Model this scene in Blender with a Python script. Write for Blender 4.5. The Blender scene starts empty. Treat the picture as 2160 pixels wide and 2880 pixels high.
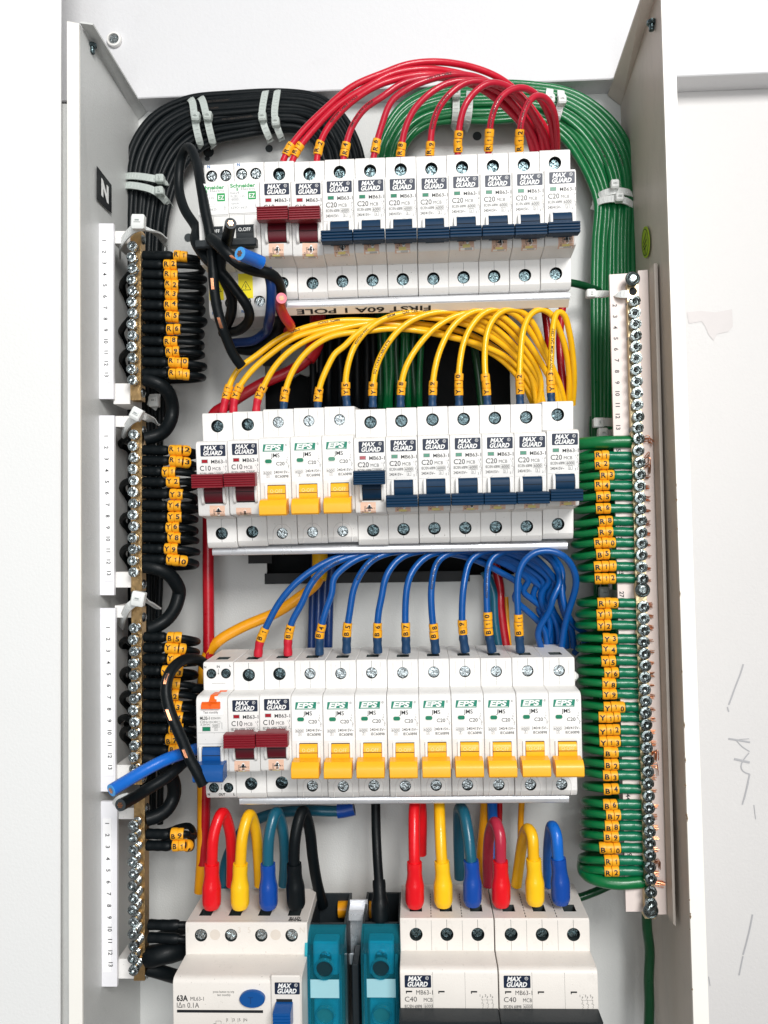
import bpy, bmesh, math, random
import numpy as np
from mathutils import Matrix, Vector
random.seed(7)
S = bpy.context.scene
COL = S.collection
PI = math.pi
# ---------------------------------------------------------------- camera
CAM = np.array([0.015286, -0.53, -0.019225]); RX, RY, RZ = 0.039511, 0.015637, 0.043221
FPX, CX, CY = 2213.0, 1080.0, 1440.0
def _rot(rx, ry, rz):
    c, s = math.cos, math.sin
    Rx = np.array([[1,0,0],[0,c(rx),-s(rx)],[0,s(rx),c(rx)]])
    Ry = np.array([[c(ry),0,s(ry)],[0,1,0],[-s(ry),0,c(ry)]])
    Rz = np.array([[c(rz),-s(rz),0],[s(rz),c(rz),0],[0,0,1]])
    return Rz @ Rx @ Ry
CM = _rot(RX, RY, RZ)
cd = bpy.data.cameras.new('camera'); cam = bpy.data.objects.new('camera', cd); COL.objects.link(cam)
cd.sensor_fit = 'HORIZONTAL'; cd.sensor_width = 36; cd.lens = FPX/2160*36; cd.clip_start = .01; cd.clip_end = 50
m = Matrix.Identity(4)
for i in range(3):
    m[i][0] = CM[i,0]; m[i][1] = CM[i,2]; m[i][2] = -CM[i,1]; m[i][3] = CAM[i]
cam.matrix_world = m
S.camera = cam
# ---------------------------------------------------------------- world, lamps, exposure
W = bpy.data.worlds.new('World'); S.world = W; W.use_nodes = True
nt = W.node_tree; bg = nt.nodes['Background']
tc = nt.nodes.new('ShaderNodeTexCoord'); sx = nt.nodes.new('ShaderNodeSeparateXYZ'); mr = nt.nodes.new('ShaderNodeMapRange'); rp = nt.nodes.new('ShaderNodeValToRGB')
nt.links.new(tc.outputs['Generated'], sx.inputs[0]); nt.links.new(sx.outputs['Z'], mr.inputs['Value'])
mr.inputs['From Min'].default_value = -1; nt.links.new(mr.outputs[0], rp.inputs[0]); nt.links.new(rp.outputs[0], bg.inputs[0])
rp.color_ramp.elements[0].color = (.42,.38,.34,1); rp.color_ramp.elements[1].color = (.95,1.0,1.05,1)
e = rp.color_ramp.elements.new(.5); e.color = (.60,.62,.63,1)
bg.inputs[1].default_value = 0.34
def area(name, loc, tgt, sx_, sy_, power, col):
    l = bpy.data.lights.new(name, 'AREA'); l.shape = 'RECTANGLE'; l.size = sx_; l.size_y = sy_; l.energy = power; l.color = col
    o = bpy.data.objects.new(name, l); COL.objects.link(o); o.location = loc
    o.rotation_euler = (Vector(tgt)-Vector(loc)).to_track_quat('-Z', 'Y').to_euler()
area('key_light', (.50, -1.60, .80), (0,0,-.05), .6, .55, 31, (1,.985,.96))  # added soft key light from the upper right, no actual window
area('fill_light', (.1, -1.6, .0), (0,0,-.05), .7, .9, 8, (.95,.98,1))  # added frontal fill light, no real lamp of the room
S.view_settings.view_transform = 'Standard'; S.view_settings.look = 'None'; S.view_settings.exposure = 0; S.view_settings.gamma = 1
S.render.engine = 'CYCLES'
S.cycles.max_bounces = 8; S.cycles.transparent_max_bounces = 8
# ---------------------------------------------------------------- pixel -> point helpers (frames of the enlarged photo)
FR = dict(V=(0,0,1.302), S=(0,0,1.0), A=(0,0,.651), B=(1080,0,.651), C=(200,560,.4822), D=(900,560,.4822), E=(1500,560,.3978), F=(200,1100,.4822),
          G=(900,1100,.4822), H=(1500,1100,.3978), I=(200,1650,.4822), J=(900,1650,.4822), K=(1500,1650,.3978),
          L=(200,2200,.4822), M=(900,2200,.4822), N=(1500,2200,.3978), O=(540,420,.2773), T=(540,820,.25))
def px(f, x, y):
    a = FR[f]; return a[0]+x*a[2], a[1]+y*a[2]
def P(u, v, Y):
    d = CM @ np.array([(u-CX)/FPX, 1, -(v-CY)/FPX]); return CAM + d*(Y-CAM[1])/d[1]
def PF(f, x, y, Y): return P(*px(f,x,y), Y)
def pts(s, prof=None, off=0.0):
    """'C885,1215,-70 C895,1150' -> points; depth in mm, missing depths from prof or interpolated"""
    raw = []
    for t in s.split():
        f = t[0]; q = t[1:].split(',')
        raw.append([*px(f, float(q[0]), float(q[1])), float(q[2]) if len(q) > 2 else None])
    L = [0]
    for a, b in zip(raw, raw[1:]): L.append(L[-1]+math.hypot(a[0]-b[0], a[1]-b[1]))
    if prof:
        xs = [p[0]*L[-1] for p in prof]; ys = [p[1] for p in prof]
    else:
        xs = [l for l, r in zip(L, raw) if r[2] is not None]; ys = [r[2] for r in raw if r[2] is not None]
    out = []
    for l, r in zip(L, raw):
        y = r[2] if r[2] is not None else float(np.interp(l, xs, ys))
        out.append(P(r[0], r[1], (y+off)/1000))
    return out
# ---------------------------------------------------------------- materials
def lin(h):
    c = [int(h[i:i+2],16)/255 for i in (0,2,4)]
    return tuple(x/12.92 if x <= .04045 else ((x+.055)/1.055)**2.4 for x in c)
MATS = {}
def mat(name, col, rough=.4, metal=0., var=.06, vscale=60., bump=0., bscale=400., coat=0., sub=0., dirt=0., trans=0., spec=.5, ior=1.45):
    if name in MATS: return MATS[name]
    m = bpy.data.materials.new(name); m.use_nodes = True; n = m.node_tree; b = n.nodes['Principled BSDF']
    c = lin(col) if isinstance(col, str) else col
    b.inputs['Roughness'].default_value = rough; b.inputs['Metallic'].default_value = metal
    b.inputs['Coat Weight'].default_value = coat; b.inputs['Specular IOR Level'].default_value = spec
    b.inputs['IOR'].default_value = ior
    if name == 'pvc_black': b.inputs['Specular IOR Level'].default_value = .22; b.inputs['Coat Weight'].default_value = .02
    b.inputs['Subsurface Weight'].default_value = sub
    if sub: b.inputs['Subsurface Radius'].default_value = (.004,.004,.004)
    b.inputs['Transmission Weight'].default_value = trans
    t = n.nodes.new('ShaderNodeTexCoord'); g = n.nodes.new('ShaderNodeNewGeometry')
    no = n.nodes.new('ShaderNodeTexNoise'); no.inputs['Scale'].default_value = vscale; no.inputs['Detail'].default_value = 5
    n.links.new(g.outputs['Position'], no.inputs['Vector'])
    mx = n.nodes.new('ShaderNodeMix'); mx.data_type = 'RGBA'
    mx.inputs['A'].default_value = (*[x*(1-var) for x in c],1); mx.inputs['B'].default_value = (*[min(1,x*(1+var)) for x in c],1)
    n.links.new(no.outputs['Fac'], mx.inputs['Factor'])
    src = mx.outputs['Result']
    if dirt:
        n2 = n.nodes.new('ShaderNodeTexNoise'); n2.inputs['Scale'].default_value = 900; n2.inputs['Detail'].default_value = 3
        n.links.new(g.outputs['Position'], n2.inputs['Vector'])
        cr = n.nodes.new('ShaderNodeValToRGB'); cr.color_ramp.elements[0].position = .70; cr.color_ramp.elements[1].position = .76
        n.links.new(n2.outputs['Fac'], cr.inputs[0])
        ml = n.nodes.new('ShaderNodeMath'); ml.operation = 'MULTIPLY'; ml.inputs[1].default_value = dirt
        n.links.new(cr.outputs[0], ml.inputs[0])
        m2 = n.nodes.new('ShaderNodeMix'); m2.data_type = 'RGBA'; m2.inputs['B'].default_value = (.16,.13,.10,1)
        n.links.new(ml.outputs[0], m2.inputs['Factor']); n.links.new(src, m2.inputs['A']); src = m2.outputs['Result']
    n.links.new(src, b.inputs['Base Color'])
    rm = n.nodes.new('ShaderNodeMapRange'); rm.inputs['To Min'].default_value = max(.02,rough-.08); rm.inputs['To Max'].default_value = rough+.1
    n.links.new(no.outputs['Fac'], rm.inputs['Value']); n.links.new(rm.outputs[0], b.inputs['Roughness'])
    if bump:
        nb = n.nodes.new('ShaderNodeTexNoise'); nb.inputs['Scale'].default_value = bscale; nb.inputs['Detail'].default_value = 4
        n.links.new(g.outputs['Position'], nb.inputs['Vector'])
        bp = n.nodes.new('ShaderNodeBump'); bp.inputs['Strength'].default_value = bump; bp.inputs['Distance'].default_value = .0006
        n.links.new(nb.outputs['Fac'], bp.inputs['Height']); n.links.new(bp.outputs[0], b.inputs['Normal'])
    MATS[name] = m; return m
WHITE = mat('white_plastic', 'E8E6E3', .38, dirt=.7, var=.05, bump=.15, bscale=1500)
CREAM = mat('cream_plastic', 'E3DDD6', .42, dirt=.6, var=.04, bump=.15, bscale=1500)
LABEL = mat('label_white', 'F3F2F0', .45, dirt=.3, var=.02)
SEAM = mat('dark_gap', '15191B', .8)
HOLEW = mat('recess_shade', '2C3536', .6)  # shade inside screw holes and ports put into the colour
INK = mat('black_ink', '14171C', .5, var=.1)
GREYINK = mat('grey_ink', '8A8C8E', .5)
NAVY = mat('navy_print', '14223A', .4)
LWHITE = mat('white_print', 'F4F4F2', .5)
GREENP = mat('green_print', '16826A', .45)
SGREEN = mat('bright_green_print', '1E9A50', .45)
BLUEINK = mat('blue_ink', '1467A8', .45)
BLUET = mat('navy_blue_plastic', '042C49', .5, spec=.25, bump=.1, var=.12)
BLUEB = mat('bright_blue_plastic', '0B4E92', .34, bump=.1)
MAROON = mat('maroon_plastic', '7C1220', .36, bump=.1, var=.1)
MAROOND = mat('maroon_barrel_plastic', '621320', .4, var=.1)
ORANGE = mat('amber_plastic', 'F6B01A', .32, bump=.06, sub=.05)
ORNG2 = mat('orange_plastic', 'F2661A', .35)
BLACKP = mat('black_plastic', '1D2327', .42, bump=.12, var=.15)
INDG = mat('indicator_green', '0F7A58', .25, coat=.5)
INDR = mat('indicator_red', 'A01020', .25, coat=.5)
STEEL = mat('zinc_steel', (.42,.46,.47), .2, 1., var=.4, vscale=600, bump=.9, bscale=600)
STEELD = mat('dark_screw_steel', (.10,.14,.15), .16, 1., var=.5, vscale=500, bump=1.0, bscale=500)
BRASS = mat('brass', (.66,.43,.20), .30, 1., var=.2, vscale=300, bump=.3, bscale=600)
BRASSP = mat('pale_brass', (.80,.64,.38), .34, 1., var=.15, vscale=300, bump=.3, bscale=600)
COPPER = mat('copper', (.80,.36,.20), .3, 1., var=.2, vscale=900)
ALU = mat('rail_steel', (.80,.81,.84), .28, .55, var=.08, vscale=80, bump=.05)
NYLON = mat('white_nylon', 'E6E8E6', .4, sub=.25, bump=.1)
NYLONT = mat('clear_nylon', 'D5DDD8', .35, trans=.35, bump=.1)
MARK = mat('marker_yellow', 'F2A91E', .42, bump=.1, var=.1, vscale=200)
STRIP = mat('strip_plastic', 'E7E6EA', .4, bump=.08)
STRIPR = mat('pinkish_strip_plastic', 'E0D2CC', .42, bump=.08)
PAPER = mat('number_paper', 'F4F3F4', .6)
PANEL = mat('painted_steel_panel', 'CDCECC', .42, bump=.3, bscale=900, var=.05, vscale=16)
PANELR = mat('warm_shaded_steel', 'D4CABF', .42, bump=.25, bscale=1800, var=.05, vscale=14)  # brown-grey shade and warm bounce of the right side put into the paint
RIM = mat('painted_steel_rim', 'F3F0E9', .45, bump=.1, bscale=1500, dirt=.25, var=.02)
WALLM = mat('white_wall_paint', 'D6D6D8', .6, bump=.25, bscale=500, var=.025, vscale=8)
STICK = mat('peach_sticker', 'E3BBA3', .4, var=.12, vscale=500)
STICKY = mat('yellow_print', 'E8D98A', .5)
TEAL = mat('teal_clear_plastic', (.04,.42,.52), .05, trans=.84, var=.08, vscale=90, ior=1.46)
def tinted_clear(m_, tint):
    n = m_.node_tree; b = n.nodes['Principled BSDF']; out = [q for q in n.nodes if q.type == 'OUTPUT_MATERIAL'][0]
    b.inputs['Transmission Weight'].default_value = 0; t = n.nodes.new('ShaderNodeBsdfTransparent'); t.inputs[0].default_value = tint
    lw = n.nodes.new('ShaderNodeLayerWeight'); lw.inputs[0].default_value = .45; mr_ = n.nodes.new('ShaderNodeMapRange'); mr_.inputs['To Min'].default_value = .05; mr_.inputs['To Max'].default_value = .7
    n.links.new(lw.outputs['Facing'], mr_.inputs['Value']); x = n.nodes.new('ShaderNodeMixShader'); n.links.new(mr_.outputs[0], x.inputs[0]); n.links.new(t.outputs[0], x.inputs[1]); n.links.new(b.outputs[0], x.inputs[2]); n.links.new(x.outputs[0], out.inputs[0])
tinted_clear(TEAL, (.26,.78,.88,1))
TEALB = mat('pale_teal_label', '9CC9D2', .4)
PVC = {k: mat('pvc_'+k, c, .30 if k != 'black' else .46, var=.12, vscale=150, bump=.22, bscale=350, coat=.12) for k, c in dict(
    black='090F12', red='C4172F', crimson='B81C33', yellow='F3B814', green='036836', blue='044E96', brightblue='1266C4', darkblue='0B2F66',
    tealblue='14586E', fullred='E0101C', gold='E59A12', tealgreen='086B4A', deepred='A80E1E', pink='B02840', darkgreen='053F22').items()}
PVC['boot_yellow'] = mat('pvc_boot_yellow', 'FBC415', .34, bump=.35, bscale=220, coat=.2)
PVC['boot_blue'] = mat('pvc_boot_blue', '06449C', .34, bump=.35, bscale=220, coat=.2)
PVC['boot_navy'] = mat('pvc_boot_navy', '153A5E', .42, bump=.2)
PVC['boot_red'] = mat('pvc_boot_red', 'C01A30', .42, bump=.2)
def scuff(m_, scale, lo, hi, amt, col=(.32,.29,.26,1)):
    n = m_.node_tree; b = n.nodes['Principled BSDF']; src = b.inputs['Base Color'].links[0].from_socket
    g = n.nodes.new('ShaderNodeNewGeometry'); mp = n.nodes.new('ShaderNodeMapping'); mp.inputs['Scale'].default_value = scale
    n.links.new(g.outputs['Position'], mp.inputs[0]); t = n.nodes.new('ShaderNodeTexNoise'); t.inputs['Scale'].default_value = 1; t.inputs['Detail'].default_value = 8; t.inputs['Roughness'].default_value = .72
    n.links.new(mp.outputs[0], t.inputs['Vector']); r = n.nodes.new('ShaderNodeValToRGB'); r.color_ramp.elements[0].position = lo; r.color_ramp.elements[1].position = hi
    n.links.new(t.outputs['Fac'], r.inputs[0]); k = n.nodes.new('ShaderNodeMath'); k.operation = 'MULTIPLY'; k.inputs[1].default_value = amt; n.links.new(r.outputs[0], k.inputs[0])
    mx = n.nodes.new('ShaderNodeMix'); mx.data_type = 'RGBA'; mx.inputs['B'].default_value = col; n.links.new(k.outputs[0], mx.inputs['Factor']); n.links.new(src, mx.inputs['A']); n.links.new(mx.outputs['Result'], b.inputs['Base Color'])
scuff(PANEL, (60,60,25), .55, .85, .22); scuff(PANELR, (60,60,25), .52, .82, .35); scuff(WALLM, (25,25,25), .60, .80, .10); scuff(RIM, (120,120,40), .62, .75, .25)
scuff(WHITE, (180,180,120), .60, .80, .16); scuff(CREAM, (160,160,100), .58, .78, .28); scuff(LABEL, (220,220,160), .62, .80, .10)
# ---------------------------------------------------------------- mesh builder
class MB:
    def __init__(s): s.v = []; s.f = []; s.m = []
    def add(s, vs, fs, mt=0):
        o = len(s.v); s.v.extend([tuple(float(c) for c in p) for p in vs]); s.f.extend([tuple(i+o for i in f) for f in fs]); s.m.extend([mt]*len(fs))
    def box(s, x0, x1, y0, y1, z0, z1, mt=0, c=0.0):
        if c <= 0:
            v = [(x,y,z) for x in (x0,x1) for y in (y0,y1) for z in (z0,z1)]
            s.add(v, [(0,1,3,2),(4,6,7,5),(0,4,5,1),(2,3,7,6),(0,2,6,4),(1,5,7,3)], mt)
        else:   # edges chamfered
            s.prism([(y0,z0+c),(y0+c,z0),(y1,z0),(y1,z1),(y0+c,z1),(y0,z1-c)], x0, x1, c, mt)
    def prism(s, prof, x0, x1, ch=0.0, mt=0, skip=()):
        n = len(prof)
        def inset(d):
            out = []
            for i in range(n):
                a = np.array(prof[i-1]); b = np.array(prof[i]); c = np.array(prof[(i+1)%n])
                e1 = (b-a)/max(1e-9,np.linalg.norm(b-a)); e2 = (c-b)/max(1e-9,np.linalg.norm(c-b))
                n1 = np.array([-e1[1],e1[0]])*sg; n2 = np.array([-e2[1],e2[0]])*sg
                k = n1+n2; k = k/max(.35, 1+n1.dot(n2)); out.append(tuple(b+k*d))
            return out
        ar = sum(prof[i-1][0]*prof[i][1]-prof[i][0]*prof[i-1][1] for i in range(n)); sg = 1 if ar > 0 else -1
        rings = [(x0, inset(ch)), (x0+ch, prof), (x1-ch, prof), (x1, inset(ch))] if ch > 0 else [(x0, prof), (x1, prof)]
        v = [(x,y,z) for x, pr in rings for y, z in pr]; f = []
        R = len(rings)
        for r in range(R-1):
            for i in range(n):
                mid = (r == 1) if ch > 0 else True
                if mid and i in skip: continue
                j = (i+1) % n; f.append((r*n+i, r*n+j, (r+1)*n+j, (r+1)*n+i))
        f.append(tuple(range(n))[::-1]); f.append(tuple((R-1)*n+i for i in range(n)))
        s.add(v, f, mt)
    def holed(s, O, U, V, w, h, cx, cy, r, depth, mt=0, mi=1, rect=None, n=28, floor=True):
        O, U, V = map(np.array, (O,U,V)); N = np.cross(U,V)
        ang = sorted([2*PI*i/n for i in range(n)] + [math.atan2(yy-cy, xx-cx) % (2*PI) for xx in (0,w) for yy in (0,h)])
        if rect: ang = sorted(ang + [math.atan2(yy, xx) % (2*PI) for xx in (-rect[0],rect[0]) for yy in (-rect[1],rect[1])])
        outer = []; inner = []
        for a in ang:
            c, si = math.cos(a), math.sin(a)
            t = min([(w-cx)/c if c > 1e-9 else 1e9, -cx/c if c < -1e-9 else 1e9, (h-cy)/si if si > 1e-9 else 1e9, -cy/si if si < -1e-9 else 1e9])
            outer.append(O+U*(cx+c*t)+V*(cy+si*t))
            q = r if not rect else min(rect[0]/abs(c) if abs(c) > 1e-9 else 1e9, rect[1]/abs(si) if abs(si) > 1e-9 else 1e9)
            inner.append(O+U*(cx+c*q)+V*(cy+si*q))
        k = len(ang); bot = [p-N*depth for p in inner]
        s.add(outer+inner, [(i,(i+1)%k,k+(i+1)%k,k+i) for i in range(k)], mt)
        s.add(inner+bot, [(i,(i+1)%k,k+(i+1)%k,k+i) for i in range(k)], mi)
        if floor: s.add(bot, [tuple(range(k))], mi)
    def cyl(s, c, ax, r, h, mt=0, n=24, r2=None, ch=0.0):
        c = np.array(c, float); ax = np.array(ax, float); ax /= np.linalg.norm(ax)
        t = np.array([1,0,0]) if abs(ax[0]) < .9 else np.array([0,1,0]); a = np.cross(ax,t); a /= np.linalg.norm(a); b = np.cross(ax,a)
        r2 = r if r2 is None else r2
        rs = [(0,r),(h-ch,r2),(h,r2-ch)] if ch else [(0,r),(h,r2)]
        v = [c+ax*hh+(a*math.cos(2*PI*i/n)+b*math.sin(2*PI*i/n))*rr for hh, rr in rs for i in range(n)]
        f = [(q*n+i, q*n+(i+1)%n, (q+1)*n+(i+1)%n, (q+1)*n+i) for q in range(len(rs)-1) for i in range(n)]
        f += [tuple(range(n))[::-1], tuple((len(rs)-1)*n+i for i in range(n))]
        s.add(v, f, mt)
    def lathe(s, c, ax, prof, mt=0, n=24, a0=0, a1=2*PI, phase=0):
        c = np.array(c, float); ax = np.array(ax, float); ax /= np.linalg.norm(ax)
        t = np.array([1,0,0]) if abs(ax[0]) < .9 else np.array([0,1,0]); a = np.cross(ax,t); a /= np.linalg.norm(a); b = np.cross(ax,a)
        full = abs(a1-a0-2*PI) < 1e-6; k = n if full else n+1
        v = [c+ax*hh+(a*math.cos(phase+a0+(a1-a0)*i/n)+b*math.sin(phase+a0+(a1-a0)*i/n))*rr for rr, hh in prof for i in range(k)]
        f = []
        for q in range(len(prof)-1):
            for i in range(n):
                j = (i+1) % k; f.append((q*k+i, q*k+j, (q+1)*k+j, (q+1)*k+i))
        s.add(v, f, mt)
    def tube(s, path, r, mt=0, n=12, cap=True, rfun=None, flat=None):
        p = np.array(path); m_ = len(p); T = np.gradient(p, axis=0); T /= np.linalg.norm(T,axis=1)[:,None]
        nrm = np.array([0.,-1.,0.]); nrm -= T[0]*nrm.dot(T[0])
        if np.linalg.norm(nrm) < .2: nrm = np.array([0,0,1.]); nrm -= T[0]*nrm.dot(T[0])
        nrm /= np.linalg.norm(nrm); v = []
        for i in range(m_):
            nrm = nrm - T[i]*nrm.dot(T[i]); nrm /= np.linalg.norm(nrm); b = np.cross(T[i], nrm)
            rr = rfun(i/(m_-1)) if rfun else r
            ra, rb = (rr, rr) if not flat else flat
            for k in range(n):
                a = 2*PI*k/n; v.append(p[i]+nrm*math.cos(a)*ra+b*math.sin(a)*rb)
        f = [(i*n+k, i*n+(k+1)%n, (i+1)*n+(k+1)%n, (i+1)*n+k) for i in range(m_-1) for k in range(n)]
        if cap: f += [tuple(range(n)), tuple((m_-1)*n+k for k in range(n))[::-1]]
        s.add(v, f, mt)
    def text(s, t, x, z, h, y, mt=0, w=None, rot=0, bold=0, shear=0, align='L', mapf=None):
        """flat text in the XZ plane at depth y; (x,z) = left baseline; h = capital height"""
        V, F = glyphs(t, bold)
        if not len(V): return
        V = V*h; x0, x1 = V[:,0].min(), V[:,0].max()
        sxx = w/(x1-x0) if w else 1
        X = (V[:,0]-x0)*sxx; Z = V[:,1].copy(); X = X+Z*shear
        wid = (x1-x0)*sxx
        if align == 'C': X -= wid/2
        if align == 'R': X -= wid
        c, sn = math.cos(rot), math.sin(rot)
        A = x+X*c-Z*sn; B = z+X*sn+Z*c
        vs = [(a, y, b) for a, b in zip(A,B)] if mapf is None else [mapf(a, b) for a, b in zip(A,B)]
        s.add(vs, F, mt)
    def rect(s, x0, x1, z0, z1, y, mt=0): s.add([(x0,y,z0),(x1,y,z0),(x1,y,z1),(x0,y,z1)], [(0,1,2,3)], mt)
    def plate(s, x0, x1, z0, z1, y, th, r, mt=0, n=4):
        """rounded rectangle plate, front at y, back at y+th"""
        q = []
        for cx_, cz_, a0 in ((x1-r,z1-r,0),(x0+r,z1-r,PI/2),(x0+r,z0+r,PI),(x1-r,z0+r,1.5*PI)):
            q += [(cx_+r*math.cos(a0+PI/2*i/n), cz_+r*math.sin(a0+PI/2*i/n)) for i in range(n+1)]
        k = len(q); v = [(a,y,b) for a,b in q]+[(a,y+th,b) for a,b in q]
        s.add(v, [tuple(range(k)), tuple(range(k,2*k))[::-1]]+[(i,(i+1)%k,k+(i+1)%k,k+i) for i in range(k)], mt)
    def frame(s, x0, x1, z0, z1, y, t, mt=0):
        s.rect(x0,x1,z0,z0+t,y,mt); s.rect(x0,x1,z1-t,z1,y,mt); s.rect(x0,x0+t,z0+t,z1-t,y,mt); s.rect(x1-t,x1,z0+t,z1-t,y,mt)
    def line(s, p, t, y, mt=0):
        for (a,b),(c,d) in zip(p,p[1:]):
            L = math.hypot(c-a,d-b) or 1; nx, nz = -(d-b)/L*t/2, (c-a)/L*t/2
            s.add([(a-nx,y,b-nz),(c-nx,y,d-nz),(c+nx,y,d+nz),(a+nx,y,b+nz)], [(0,1,2,3)], mt)
    def build(s, name, mats, parent=None, scale=1.0, smooth=35, mw=None):
        me = bpy.data.meshes.new(name); v = [(a*scale,b*scale,c*scale) for a,b,c in s.v] if scale != 1 else s.v
        me.from_pydata(v, [], s.f); me.validate()
        if not isinstance(mats, (list,tuple)): mats = [mats]
        for q in mats: me.materials.append(q)
        if len(me.polygons) == len(s.m): me.polygons.foreach_set('material_index', s.m)
        bm = bmesh.new(); bm.from_mesh(me); bmesh.ops.remove_doubles(bm, verts=bm.verts, dist=1e-6); bmesh.ops.recalc_face_normals(bm, faces=bm.faces); bm.to_mesh(me); bm.free()
        if smooth:
            me.polygons.foreach_set('use_smooth', [True]*len(me.polygons)); me.set_sharp_from_angle(angle=math.radians(smooth))
        o = bpy.data.objects.new(name, me); COL.objects.link(o)
        if parent is not None: o.parent = parent
        if mw is not None: o.matrix_world = mw
        return o
_G = {}
def glyphs(t, bold=0):
    k = (t, bold)
    if k in _G: return _G[k]
    c = bpy.data.curves.new('t','FONT'); c.body = t; c.size = 1; c.resolution_u = 3; c.offset = bold
    o = bpy.data.objects.new('t', c); me = bpy.data.meshes.new_from_object(o)
    V = np.array([(p.co.x, p.co.y) for p in me.vertices]) if len(me.vertices) else np.zeros((0,2)); F = [tuple(p.vertices) for p in me.polygons]
    bpy.data.objects.remove(o); bpy.data.curves.remove(c); bpy.data.meshes.remove(me)
    if len(V): V = V/CAP
    if bold == .0301 and t == '1':     # stencil style figure one with a flag
        V = np.array([(.30,0),(.44,0),(.44,1),(.34,1),(.30,.88),(.10,.74),(.10,.62),(.30,.70)]); F = [(0,1,2,3,4,7),(4,5,6,7)]
    if bold == .0301 and t in '69' and len(t):
        x0, x1 = V[:,0].min(), V[:,0].max(); n_ = len(V); V = np.vstack([V*[1,.86]+[0,.14], [(x0,-.04),(x1,-.04),(x1,.06),(x0,.06)]]); F = F+[(n_,n_+1,n_+2,n_+3)]
    _G[k] = (V, F); return _G[k]
CAP = 1.0
_hv = glyphs('H')[0]; CAP = _hv[:,1].max()-_hv[:,1].min(); _G.clear()
USED = {}
def tag(o, label, cat, group=None, kind=None):
    o['label'] = label; o['category'] = cat
    if group: o['group'] = group
    if kind: o['kind'] = kind
    return o
def empty(name, label, cat, group=None, mw=None, loc=None):
    o = bpy.data.objects.new(name, None); COL.objects.link(o); o.empty_display_size = .01
    if mw is not None: o.matrix_world = mw
    if loc is not None: o.location = loc
    return tag(o, label, cat, group)
def copy_tree(o, parent=None):
    c = o.copy(); COL.objects.link(c)
    if parent is not None: c.parent = parent
    for ch in list(o.children): copy_tree(ch, c)
    return c
def smooth_path(p, step=.0022):
    p = [np.array(q, float) for q in p]
    if len(p) == 2: p = [p[0], (p[0]+p[1])/2, p[1]]
    q = [2*p[0]-p[1]]+p+[2*p[-1]-p[-2]]; out = []
    for i in range(1, len(q)-2):
        a, b, c, d = q[i-1:i+3]
        t0 = 0; t1 = t0+max(1e-6,np.linalg.norm(b-a))**.5; t2 = t1+max(1e-6,np.linalg.norm(c-b))**.5; t3 = t2+max(1e-6,np.linalg.norm(d-c))**.5
        n = max(2, int(np.linalg.norm(c-b)/step))
        for k in range(n):
            t = t1+(t2-t1)*k/n
            A1 = (t1-t)/(t1-t0)*a+(t-t0)/(t1-t0)*b; A2 = (t2-t)/(t2-t1)*b+(t-t1)/(t2-t1)*c; A3 = (t3-t)/(t3-t2)*c+(t-t2)/(t3-t2)*d
            B1 = (t2-t)/(t2-t0)*A1+(t-t0)/(t2-t0)*A2; B2 = (t3-t)/(t3-t1)*A2+(t-t1)/(t3-t1)*A3
            out.append((t2-t)/(t2-t1)*B1+(t-t1)/(t2-t1)*B2)
    out.append(p[-1]); out = np.array(out)
    for _ in range(2): out[1:-1] = .25*out[:-2]+.5*out[1:-1]+.25*out[2:]
    return out
def arclen(p): return np.concatenate([[0], np.cumsum(np.linalg.norm(np.diff(p,axis=0),axis=1))])
def sub(p, L, a, b, n=8):
    s_ = np.linspace(a, b, n); return np.array([[np.interp(x, L, p[:,k]) for k in range(3)] for x in s_])
_GS = {}
def sliced(t, bold):
    """glyph outline cut into thin bands so it can bend round a cable"""
    k = (t, bold)
    if k in _GS: return _GS[k]
    V, F = glyphs(t, bold); bm = bmesh.new(); vs = [bm.verts.new((x,y,0)) for x,y in V]
    for f in F:
        try: bm.faces.new([vs[i] for i in f])
        except ValueError: pass
    for c in np.arange(-.2, 1.2, .14): bmesh.ops.bisect_plane(bm, geom=bm.verts[:]+bm.edges[:]+bm.faces[:], plane_co=(0,c,0), plane_no=(0,1,0))
    bm.verts.ensure_lookup_table(); bm.verts.index_update(); V2 = np.array([(v.co.x,v.co.y) for v in bm.verts]); F2 = [tuple(v.index for v in f.verts) for f in bm.faces]; bm.free()
    _GS[k] = (V2, F2); return _GS[k]
def wraptext(mb, t, p, L, s0, h, r, mt=0, bold=0, w=None, toff=0.0, facing=(0,-1,0), flip=False):
    """text along a path, wrapped round the tube's side that faces the room"""
    V, F = sliced(t, bold); V = V*h; x0 = V[:,0].min()
    X = V[:,0]-x0; Wd = X.max()
    if w: X = X*w/Wd; Wd = w
    Z = V[:,1]-h/2+toff
    if flip: X = Wd-X; Z = -Z
    vs = []
    for a, b in zip(X,Z):
        s_ = s0+a; c = np.array([np.interp(s_,L,p[:,k]) for k in range(3)])
        d = np.array([np.interp(s_+.001,L,p[:,k])-np.interp(s_-.001,L,p[:,k]) for k in range(3)]); d /= np.linalg.norm(d)+1e-12
        n = np.array(facing,float); n -= d*n.dot(d); n /= np.linalg.norm(n); up = np.cross(n,d); an = b/r
        vs.append(c+(n*math.cos(an)+up*math.sin(an))*(r+.00007))
    mb.add(vs, F, mt)
    return Wd
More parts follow.
